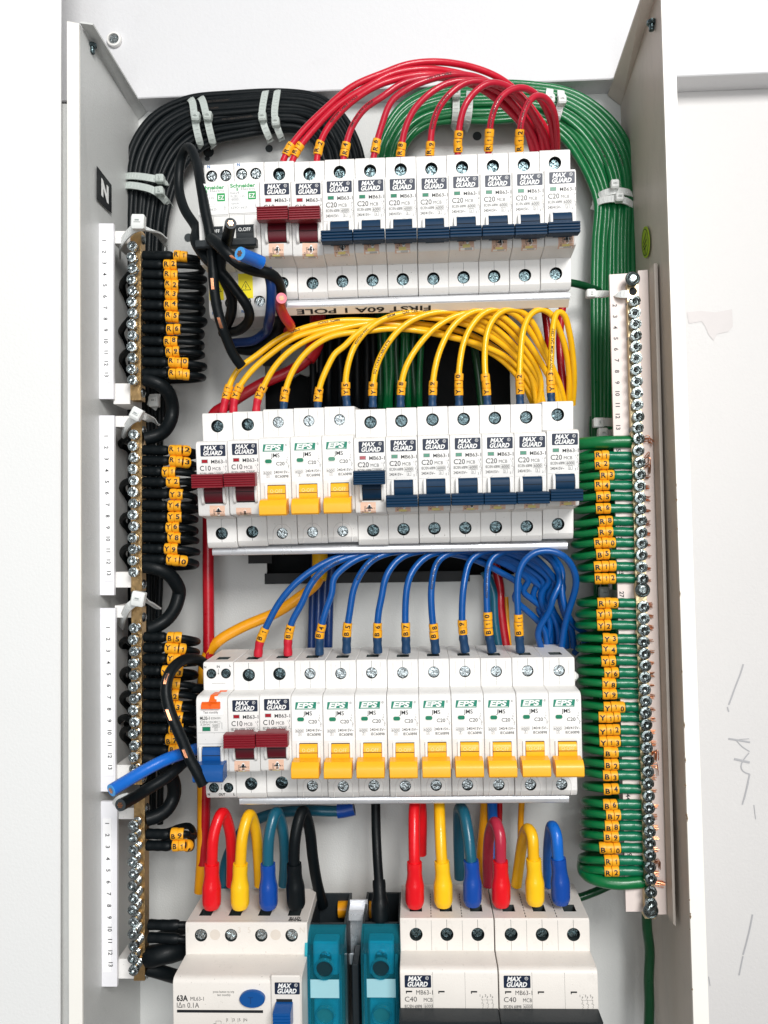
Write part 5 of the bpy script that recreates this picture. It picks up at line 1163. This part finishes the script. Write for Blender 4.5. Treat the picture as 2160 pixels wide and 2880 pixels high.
# ---- heavy tails into the bottom row
def bootf(rt, rb, dk=.5):
    def f(t):   # t=0 at the terminal (bottom)
        if t < .12: return rb*(.80+.20*(t/.12)**.5)
        if t < .48: return rb
        if t < .66: return rb+(rt-rb)*((t-.48)/.18)**1.0
        return rt*(1+.02*math.sin(t*30))
    return f
heavy = [
 ('L820,730,-64 L820,560,-65 L822,440,-66 L835,290,-66 L880,175,-60 L925,280,-50 L938,440,-44 L935,600,-40','fullred','fullred','red boot at the left end of the bottom row','L'),
 ('L986,730,-64 L985,560,-65 L990,440,-66 L1002,300,-66 L1038,185,-60 L1078,290,-50 L1092,440,-44 L1100,600,-40','yellow','boot_yellow','yellow boot beside the leftmost red one','L'),
 ('L1152,730,-64 L1150,560,-65 L1148,440,-66 L1158,290,-66 L1195,172,-60 L1235,285,-50 L1248,440,-44 L1240,600,-40','tealblue','boot_blue','blue boot, third on the wide cream breaker','L'),
 ('L1314,730,-64 L1305,560,-65 L1300,440,-66 L1312,290,-66 L1348,165,-60 L1388,260,-50 L1410,440,-42 L1435,590,-34 L1470,720,-26','black','black','black boot, fourth on the wide cream breaker','L'),
 ('M553,722,-64 M552,560,-65 M550,430,-66 M548,280,-62 M552,130,-54 M575,60,-46 M592,180,-40 M590,420,-36','fullred','fullred','red boot at the left of the three pole breakers','M'),
 ('M719,717,-64 M717,560,-65 M708,430,-66 M700,260,-60 M695,100,-50 M690,-40,-42','yellow','boot_yellow','yellow boot left of the steel blue loop','M'),
 ('M888,712,-64 M888,560,-65 M878,420,-66 M862,290,-62 M835,160,-54 M812,150,-46 M808,300,-40 M815,560,-36','tealblue','boot_blue','blue boot, third on the three pole breakers','M'),
 ('M1056,716,-64 M1055,560,-65 M1052,430,-66 M1050,310,-66 M1025,232,-60 M992,290,-50 M980,420,-42 M982,600,-36','pink','fullred','red boot with the frayed dark red cable','M'),
 ('M1254,706,-64 M1252,560,-65 M1243,400,-66 M1240,310,-66 M1215,268,-60 M1185,330,-50 M1165,450,-42 M1145,600,-36','yellow','boot_yellow','yellow boot on a small loop, bottom right','M'),
 ('M1404,702,-64 M1400,560,-65 M1385,400,-66 M1380,310,-66 M1355,252,-60 M1338,330,-50 M1332,450,-42 M1335,600,-36','brightblue','boot_blue','bright blue boot, rightmost of the bottom row','M')]
for s,c,b,lb,fr_ in heavy:
    pp = pts(s); q = smooth_path(pp); L = arclen(q); bl = .0260
    cable(pp, .00335, c, 'thick '+dict(fullred='red',yellow='yellow',tealblue='steel blue',black='black',pink='dark red',brightblue='bright blue')[c]+' cable looping into the '+lb, 'thick tails looping into the bottom row', boot=b, boot_len=bl, boot_prof=bootf(.0044,.0055))
pp = pts('M352,830,-58 M350,700,-56 M345,600,-52 M335,450,-44 M328,300,-38 M325,120,-34 M325,20,-30')
cable(pp, .0029, 'black', 'thick black cable dropping straight into the teal terminal block', boot='black', boot_len=.024, boot_prof=bootf(.0039,.0052))
cable(pts('L1560,742,-24 M175,740,-24 M300,742,-24'), .0052, 'gold', 'stub of thick amber cable seen between the two teal terminal blocks')
# ---- loops into the neutral bars
def loop_left(fr_, y, mx, mk, label, xr=770, drop=38, grp='black marked wires looping into the left bars', x0=424, rad=.0020, sl=.0030, yc=-.062, back=560):
    dy = rc.uniform(-11,9); w = rc.uniform(-34,16); drop = drop*rc.uniform(.7,1.5)
    pth = [PF(fr_,x0,y,yc),PF(fr_,x0+60,y+2,yc-.0005),PF(fr_,mx,y+3,yc-.001),PF(fr_,mx+95,y+8+dy,yc),PF(fr_,xr-35,y+16+dy,yc+.004),PF(fr_,xr+w*.5,y+26+dy,yc+.013),PF(fr_,xr-22,y+drop+dy,yc+.023),PF(fr_,xr-110,y+drop+8,yc+.032),PF(fr_,back,y+drop+12,yc+.038),PF(fr_,back-90,y+drop+40,yc+.044)]
    q = smooth_path(pth); L = arclen(q)
    i = int(np.argmin(np.linalg.norm(q-PF(fr_,mx,y+3,yc-.001),axis=1))); s0 = L[i]
    cable(pth, rad, 'black', label, grp, markers=mk, mark_at=s0, mlen=.0038, mr=.0034, mh=.0028, sleeve='black', sleeve_len=max(.006,s0-.0015) if mk else .018, sleeve_r=sl)
bar_n = ['topmost','second','third','lowest']
def seq(fr_, lst, nm, xr, **k):
    for i,(y,mx,mk,extra) in enumerate(lst):
        if callable(xr): x_ = xr(i)
        else: x_ = xr
        lab = 'black wire marked %s in the %s left bar%s' % (mk, nm, extra) if mk else 'black wire '+extra
        loop_left(fr_, y, mx, mk, lab, x_, **k)
seq('C', [(330,602,'R1',', uppermost loop'),(382,545,'R2',', directly under the uppermost loop'),(440,550,'R1',', third loop down'),(497,556,'R2',', fourth loop down'),(555,556,'R3',''),(618,550,'R4',''),(683,556,'R5',''),(757,565,'R6',''),(828,550,'R8',''),(890,560,'R9',''),(950,572,'R10',''),(1015,576,'R11','')], 'topmost', 775)
seq('F', [(343,577,'R12',''),(405,579,'R13',''),(467,542,'Y1',''),(530,562,'Y2',''),(598,580,'Y3',''),(665,570,'Y4',''),(733,570,'Y5',''),(795,560,'Y6',''),(852,567,'Y8',''),(918,548,'Y9',''),(980,562,'Y10','')], 'second', 738)
seq('I', [(292,566,'B5',''),(355,552,'Y11',''),(418,568,'Y12',''),(488,535,'Y13',''),(563,558,'B1',''),(626,556,'B2',''),(690,574,'B3',''),(757,574,'B4',''),(827,574,'B6',''),(890,556,'B7',''),(950,574,'B8','')], 'third', 738, x0=430)
seq('L', [(300,586,'B9',''),(368,592,'B10','')], 'lowest', 715, x0=445, drop=-38, back=600)
seq('L', [(830,560,None,'from the lowest bar arching behind the cream breaker, upper of two'),(905,560,None,'from the lowest bar arching behind the cream breaker, lower of two')], 'lowest', 760, x0=455)
pp = pts('L455,1020,-60 L520,1005,-62 L600,985,-58 L700,960,-48 L800,930,-36'); o = cable(pp, .0032, 'black', 'fat glossy black sleeve with bright copper in the lowest left bar', sleeve='black', sleeve_len=.030, sleeve_r=.0062)
cw = MB(); cw.tube(smooth_path(pts('L425,1020,-60 L462,1016,-60')),.0028,0,10); cw.build('bare_copper', COPPER, o)
cable(pts('L440,1085,-60 L500,1100,-58 L580,1125,-52 L680,1150,-40'), .0040, 'black', 'thick black cable leaving the foot of the lowest left bar')
# links between bars
for s,lb in (('C432,1052,-62 C500,1070,-62 C560,1115,-58 C590,1190,-52 F592,130,-50 F560,215,-54 F500,262,-60 F430,278,-62','topmost bar to the second'),
             ('F430,1022,-62 F510,1035,-62 F580,1075,-58 F628,1150,-52 I632,30,-50 I600,140,-54 I530,215,-60 I455,245,-62','second bar to the third'),
             ('I430,1000,-62 I500,1020,-62 I560,1070,-58 I600,1150,-54 L598,90,-52 L560,160,-56 L500,200,-60 L440,215,-62','third bar to the lowest')):
    cable(pts(s), .0042, 'black', 'thick black link cable curving from the %s on the left' % lb, 'thick black links between the left bars')
# dark wire tails seen left of the brass bars
for k,(f,x,y,x2,y2) in enumerate([('C',320,440,300,600),('C',322,700,290,860),('C',320,880,300,1010),('F',330,300,280,330),('F',325,520,300,620),('F',330,720,300,800),('F',330,900,300,1000),('I',335,330,290,345),('I',330,480,300,560),('I',330,620,300,700),('I',330,780,270,800),('I',330,830,300,900)]):
    cable([PF(f,x+20,y,-.050),PF(f,x-20,(y+y2)/2-30,-.040),PF(f,x2,(y+y2)/2+10,-.030),PF(f,x,y2,-.022),PF(f,x+30,y2+40,-.018)], .0021, 'black', 'black wire end curling round the left side of a brass bar', 'black wire ends left of the brass bars')
# ---- loops into the earth bar
def loop_right(fr_, y, m0, mk, label, xl, tilt=8, up=-40, c='green', drop=0, xb=735, st=None, rad=.0022):
    yc = -.0625; ph = rc.uniform(-5,5)
    pth = [PF(fr_,xl+230,y+up-20,-.020),PF(fr_,xl+120,y+up-5,-.026),PF(fr_,xl+35,y+up*.65+tilt,-.034),PF(fr_,xl,y+up*.25+tilt+drop,-.046),PF(fr_,xl+30,y+tilt*.9+drop,-.055),PF(fr_,(xl+m0)/2+20,y+tilt*.5,-.0605),PF(fr_,m0,y+1,yc),PF(fr_,m0+130,y-1+ph*.4,yc),PF(fr_,xb-70,y,yc),PF(fr_,xb,y+1,yc)]
    q = smooth_path(pth); L = arclen(q); i = int(np.argmin(np.linalg.norm(q-PF(fr_,m0,y+1,yc),axis=1))); s0 = L[i]
    n = len(mk) if mk else 0; ml = .0040
    o = cable(pth, rad, c, label, 'green marked wires looping into the earth bar', markers=mk, mark_at=s0, mlen=ml, mr=.0032, mh=.0028, strands=st, print_=[('QAS 1CX4.0 CABLE',max(.012,s0-.024),.0013)] if rc.random() < .5 else None)
    sb = MB(); sr = .0028; s1 = s0+n*ml+.0002; sb.tube(sub(q,L,s1,L[-1]-.0002,12), sr, 0, 14, rfun=lambda t: sr*(1+.03*math.sin(t*11+ph))); sb.build('heat_shrink_sleeve', PVC['tealgreen'], o, smooth=50)
grn = [('H',460,428,'R1',300,', first below the thick one',18),('H',520,428,'R2',300,', second below the thick one',24),('H',595,468,'R3',298,'',18),('H',665,430,'R4',298,'',14),('H',745,442,'R5',300,'',16),('H',830,438,'R6',295,'',18),
  ('H',920,462,'R8',288,'',24),('H',995,458,'R9',285,'',24),('H',1072,428,'R10',285,'',18),('H',1152,442,'B5',285,' among the red coded ones',24),('H',1240,425,'R11',320,'',14),('H',1325,430,'R12',325,'',6),
  ('K',115,450,'R13',325,'',4),('K',195,445,'Y1',318,'',4),('K',273,448,'Y2',315,'',2),('K',367,488,'Y3',322,'',-4),('K',443,482,'Y4',320,'',-2),('K',525,480,'Y5',325,'',-2),('K',607,500,'Y6',328,'',-6),('K',683,482,'Y8',332,'',-10),('K',760,484,'Y9',338,'',-12),('K',850,495,'Y10',345,'',-16),
  ('K',922,456,'Y11',348,'',-10),('K',1013,458,'Y12',350,'',-12),('K',1093,462,'Y13',352,'',-14),('K',1168,492,'B1',355,'',-20),('K',1255,498,'B2',360,'',-14),('K',1332,490,'B3',362,'',-18),('K',1430,494,'B4',365,'',-14),
  ('N',155,492,'B6',362,'',-14),('N',230,510,'B7',355,'',-12),('N',305,505,'B8',352,'',-12),('N',380,494,'B9',350,'',-12),('N',463,462,'B10',345,'',-6),('N',552,502,'R1',335,' near the foot of the bar',-4),('N',625,500,'R2',342,' near the foot of the bar',-10)]
for k,(f,y,m0,mk,xl,ex,tl) in enumerate(grn):
    xb = 700 if f == 'H' else (742 if f == 'K' else 772)
    if f == 'H': xb = 695+y*.018
    if f == 'K': xb = 728+y*.018
    if f == 'N': xb = 762+y*.012
    c = PF(f, xb+85, y+14, -.061); n_ = rc.choice((3,4,5,6))
    st = (c, None, n_, .0026 if k not in (0,1,25,26,34) else .0055, .1, .0 if k not in (0,1,25,26,34) else .004)
    up = -26 if f != 'N' else (-30 if k < 34 else -45)
    loop_right(f, y, m0, mk, 'green wire marked %s looping into the earth bar%s' % (mk,ex), xl, tl, up, c='green', xb=xb, st=st)
cable(pts('H250,395,-40 H340,372,-56 H500,362,-62 H690,358,-63'), .0038, 'green', 'thick bright green cable entering the earth bar above the loop marked R1', strands=(PF('H',778,345,-.061),None,7,.007,.1,.003))
cable(pts('N520,520,-24 N400,520,-30 N352,570,-42 N360,640,-52 N450,690,-60 N600,715,-63 N780,702,-63'), .0036, 'green', 'thick green cable sweeping into the foot of the earth bar', strands=(PF('N',862,710,-.061),None,8,.0058,.1,.0))
cable(pts('N800,900,-40 N805,1050,-38 N822,1180,-36 N815,1400,-36 N820,1560,-36 N815,1760,-36'), .0031, 'darkgreen', 'thick dark green cable dropping below the earth bar')
cable(pts('N570,715,-26 N450,770,-28 N330,815,-30 N200,860,-32'), .0024, 'darkgreen', 'dark green wire slanting away behind the bottom right breaker')
cable(pts('D1440,485,-34 D1500,495,-32 D1570,515,-24 D1640,540,-18'), .0024, 'darkgreen', 'dark green wire slanting out from behind the right end of the top row')
# ---- cut off ends hanging in front, top left
BCUT = mat('cut_black','30363A',.6); 
cable(pts('O590,1960,-60 O650,1890,-62 T560,840,-80 T470,720,-84 T400,560,-88 T340,400,-92 T290,220,-94 T255,20,-96 O205,1100,-98 O190,900,-98 O130,600,-96 O80,300,-92 A850,700,-86 A815,635,-80 A785,680,-74 A772,800,-72 A795,900,-76 A850,990,-82 C720,240,-90 C790,350,-94 C880,430,-94 C960,530,-92 C1030,630,-88 C1040,700,-80 C980,765,-70 C880,780,-58')[2:], .0029, 'black', 'long cut black cable looped over the top left, its end scraped down to copper', None, scars=[(.085,.009),(.155,.009)], name='cut_cable', cat='cable')
cable(pts('O392,752,-124 O370,860,-112 O340,980,-102 O300,1100,-98 O280,1200,-95 O330,1330,-92 O400,1480,-86 O400,1650,-78 O350,1790,-66'), .0031, 'black', 'short cut black cable end pointing up over the black switch', None, end_face=BCUT, name='cut_cable', cat='cable')
cable(pts('O195,910,-104 O260,960,-108 O350,1050,-110 O460,1150,-108 O600,1220,-104 O760,1250,-100 O840,1290,-96 O890,1390,-88 O905,1480,-80 O900,1650,-66 O880,1800,-50 T900,520,-44 T700,660,-40 T480,640,-38'), .0033, 'black', 'stout black cable lying across the yellow warning sticker with bare copper showing', None, scars=[(.17,.008)], name='cut_cable', cat='cable')
cable(pts('O488,1058,-126 O560,1090,-121 O640,1120,-115 O712,1152,-112'), .0036, 'brightblue', 'short bright blue cable stub with a cut round end resting on the black cable', None, end_face=mat('cut_blue','4BA3E8',.5), name='cut_cable', cat='cable')
cable(pts('O760,1210,-96 O800,1350,-94 O800,1600,-86 O770,1780,-70 T840,440,-58 T700,550,-50 T450,580,-44'), .0029, 'darkblue', 'dark blue cable bending down past the second black switched breaker', name='cut_cable', cat='cable')
cable(pts('O908,1510,-112 O898,1535,-103 O900,1600,-94 O940,1700,-86 O990,1770,-80 T1110,400,-70 T1080,450,-60'), .0029, 'red', 'short red cable with its cut face showing copper beside the rail lettering', None, end_face=mat('cut_pink','F08090',.5), name='cut_cable', cat='cable')
# ---- cut off ends, left of the third row
cable(pts('I235,1188,-116 I330,1130,-108 I450,1060,-100 I560,1005,-94 I660,970,-84 I740,945,-70 I800,920,-58'), .0034, 'brightblue', 'bright blue cable with a cut end lying over the third left bar', None, end_face=mat('cut_blue','4BA3E8',.5), name='cut_cable', cat='cable')
cable(pts('L288,133,-110 L350,100,-101 L430,50,-92 I560,1110,-84 I660,1020,-74 I740,960,-62 I800,930,-52'), .0033, 'black', 'black cable with a cut end resting on top of the lowest left bar', None, end_face=BCUT, name='cut_cable', cat='cable')
cable(pts('I772,1155,-100 I735,1080,-101 I690,1000,-101 I650,900,-101 I605,800,-101 I568,700,-100 I552,600,-98 I570,510,-94 I630,440,-86 I710,418,-74 I780,450,-60 I830,520,-48'), .0031, 'black', 'black cable scraped to copper in three places, hooking down left of the third row', None, scars=[(.17,.007),(.36,.009),(.53,.009)], name='cut_cable', cat='cable')
for k,s in enumerate(('I700,590,-56 I760,595,-52 I820,610,-44','I640,960,-66 I730,930,-60 I800,900,-50')): cable(pts(s), .0030, 'black', ['black cable passing behind the orange test button breaker','black cable tucked under the blue switch of the third row'][k], name='wire')
# ---------------------------------------------------------------- cable ties
def tie(s, wd, label, head_at=None, head_ang=0, m_=None, grp='white nylon cable ties', hsz=.0052, tail=None, facing=(0,-1,0)):
    m_ = m_ or NYLON; p = smooth_path(pts(s)); n = len(p); T = np.gradient(p,axis=0); T /= np.linalg.norm(T,axis=1)[:,None]
    fn = np.array(facing,float); v = []
    for i in range(n):
        nr = fn-T[i]*fn.dot(T[i]); nr /= np.linalg.norm(nr); b = np.cross(T[i],nr)
        for a_,b_ in ((.0005,-.5),(.0005,.5),(-.0005,.5),(-.0005,-.5)): v.append(p[i]+nr*a_+b*b_*wd)
    f = [(i*4+k,i*4+(k+1)%4,(i+1)*4+(k+1)%4,(i+1)*4+k) for i in range(n-1) for k in range(4)]+[(0,1,2,3),tuple((n-1)*4+k for k in (3,2,1,0))]
    t = empty('cable_tie', label, 'cable tie', grp)
    mb = MB(); mb.add(v,f)
    # fine ratchet ribs
    L = arclen(p); s_ = .002
    while s_ < L[-1]-.001:
        i = int(np.searchsorted(L,s_)); i = min(i,n-1); nr = fn-T[i]*fn.dot(T[i]); nr /= np.linalg.norm(nr); b = np.cross(T[i],nr); c = p[i]+nr*.00055
        mb.add([c-b*wd*.3-T[i]*.0002,c+b*wd*.3-T[i]*.0002,c+b*wd*.3+T[i]*.0002,c-b*wd*.3+T[i]*.0002,c-b*wd*.3+nr*.00018,c+b*wd*.3+nr*.00018],[(0,1,5,4),(2,3,4,5)]); s_ += .0009
    mb.build('strap', m_, t, smooth=30)
    if head_at:
        f_,x,y,Y = head_at; h = MB(); w_ = hsz; h.prism([(-.0022,-w_*.55),(-.0030,-w_*.35),(-.0030,w_*.35),(-.0022,w_*.55),(.0018,w_*.55),(.0018,-w_*.55)],-w_*.5,w_*.5,.0006); h.box(-w_*.26,w_*.26,-.0036,-.0028,-w_*.1,w_*.22,0,.0002)
        M_ = Matrix.Translation(PF(f_,x,y,Y)) @ Matrix.Rotation(head_ang,4,'Y'); o = h.build('head', m_, t, smooth=30); o.matrix_world = M_
        g = MB(); g.box(-w_*.16,w_*.16,-.00372,-.0035,-w_*.02,w_*.10); g2 = g.build('head_slot', mat('nylon_shade','9AA09E',.5), o, smooth=0)
    return t
KT, GT = 'cable ties round the black bundle', 'cable ties round the green bundle'
tie('A815,425,-16 A832,440,-24 A840,500,-26.5 A850,560,-26 A866,625,-22 A868,640,-14',.0046,'clear tie, leftmost of the four on the top of the black bundle',('A',848,508,-.028),.12,NYLONT,KT)
tie('A862,418,-16 A876,435,-24 A892,500,-26.5 A905,560,-26 A920,620,-22 A922,635,-14',.0046,'clear tie second from the left on top of the black bundle',('A',900,505,-.028),.12,NYLONT,KT)
tie('A1150,392,-16 A1144,410,-24 A1132,500,-26.5 A1145,555,-26 A1165,600,-22 A1168,612,-14',.0044,'clear tie third from the left on top of the black bundle',('A',1135,508,-.028),-.05,NYLONT,KT)
tie('A1200,390,-16 A1196,410,-24 A1186,500,-26.5 A1200,560,-26 A1215,595,-22 A1218,605,-14',.0044,'clear tie nearest the red arcs on top of the black bundle',('A',1192,530,-.028),-.05,NYLONT,KT)
tie('A530,775,-14 A545,762,-22 A600,762,-27 A680,775,-28 A715,785,-24 A732,810,-14',.0046,'clear tie, upper of the pair on the left upright of the black bundle',('A',692,775,-.029),PI/2,NYLONT,KT)
tie('A525,825,-14 A540,802,-22 A600,805,-27 A670,825,-28 A710,860,-24 A735,895,-14',.0046,'clear tie, lower of the pair on the left upright of the black bundle',('A',690,828,-.029),PI/2-.1,NYLONT,KT)
tie('B718,375,-16 B716,395,-24 B712,440,-27 B735,500,-24 B738,540,-14',.0046,'white tie, left of the pair where the green bundle leaves the red arcs',('B',718,432,-.029),0,NYLON,GT)
tie('B762,382,-16 B764,400,-24 B765,440,-27 B750,500,-24 B738,545,-14',.0046,'white tie, right of the pair where the green bundle leaves the red arcs',('B',768,435,-.029),0,NYLON,GT)
tie('B318,380,-20 B312,400,-24 B312,470,-25 B308,520,-23 B300,560,-14',.0046,'greenish tie behind the red arcs, left of two',('B',312,408,-.027),0,NYLONT,GT)
tie('B372,392,-20 B370,410,-24 B368,470,-25 B362,520,-23 B352,560,-14',.0046,'greenish tie behind the red arcs, right of two',None,0,NYLONT,GT)
tie('B912,880,-14 B930,845,-22 B990,825,-28 B1050,830,-25 B1088,850,-14',.0044,'greenish white tie, upper of the pair on the green upright',('B',995,800,-.029),0,NYLON,GT)
tie('B905,905,-14 B925,872,-22 B1000,858,-28 B1055,872,-25 B1090,905,-14',.0044,'greenish white tie, lower of the pair on the green upright',('B',1015,855,-.029),0,NYLON,GT)
tie('E410,672,-38 E520,672,-48 E620,672,-66 E668,672,-67',.0046,'white tie strapping the green wires to the top of the earth bar strip',('E',405,672,-.040),PI/2,NYLON,GT)
tie('H440,218,-30 H500,218,-32 H560,220,-30',.0052,'white tie head above the thick bright green cable, upper of two',('H',460,225,-.033),PI/2,NYLON,GT,.0060)
tie('H450,300,-30 H510,300,-32 H560,298,-30',.0048,'white tie head just above the thick bright green cable, lower of two',('H',490,300,-.033),0,NYLON,GT,.0060)
tie('K460,40,-28 K520,45,-30 K590,50,-28',.0046,'greenish tie head above the green loop marked R13',('K',498,40,-.033),0,NYLONT,GT,.0062)
LT = 'cable ties on the left bars'
tie('C285,330,-40 C290,270,-56 C330,205,-70 C380,165,-76 C450,175,-66 C520,215,-46 C560,265,-30 C550,300,-20',.0050,'white tie looped over the upper end of the topmost left bar',('C',395,138,-.078),.05,NYLON,LT,.0078)
tie('F300,270,-40 F320,215,-60 F360,165,-74 F400,145,-74 F460,165,-60 F520,200,-40',.0046,'white tie looped over the upper end of the second left bar',('F',385,135,-.077),.5,NYLON,LT,.0066)
tie('I290,235,-40 I310,165,-62 I350,105,-76 I400,75,-74 I450,90,-60 I505,125,-40',.0046,'white tie looped over the upper end of the third left bar',('I',395,70,-.078),.2,NYLON,LT,.0076)
tie('L262,150,-60 L290,110,-74 L330,95,-74 L360,110,-66',.0070,'white tie looped over the upper end of the lowest left bar',None,.2,NYLON,LT,.0076)
tie('C470,1215,-30 C485,1170,-34 C490,1140,-32',.0070,'white tie head just below the topmost left bar',('C',487,1180,-.036),0,NYLON,LT,.0066)
S.render.film_transparent = False
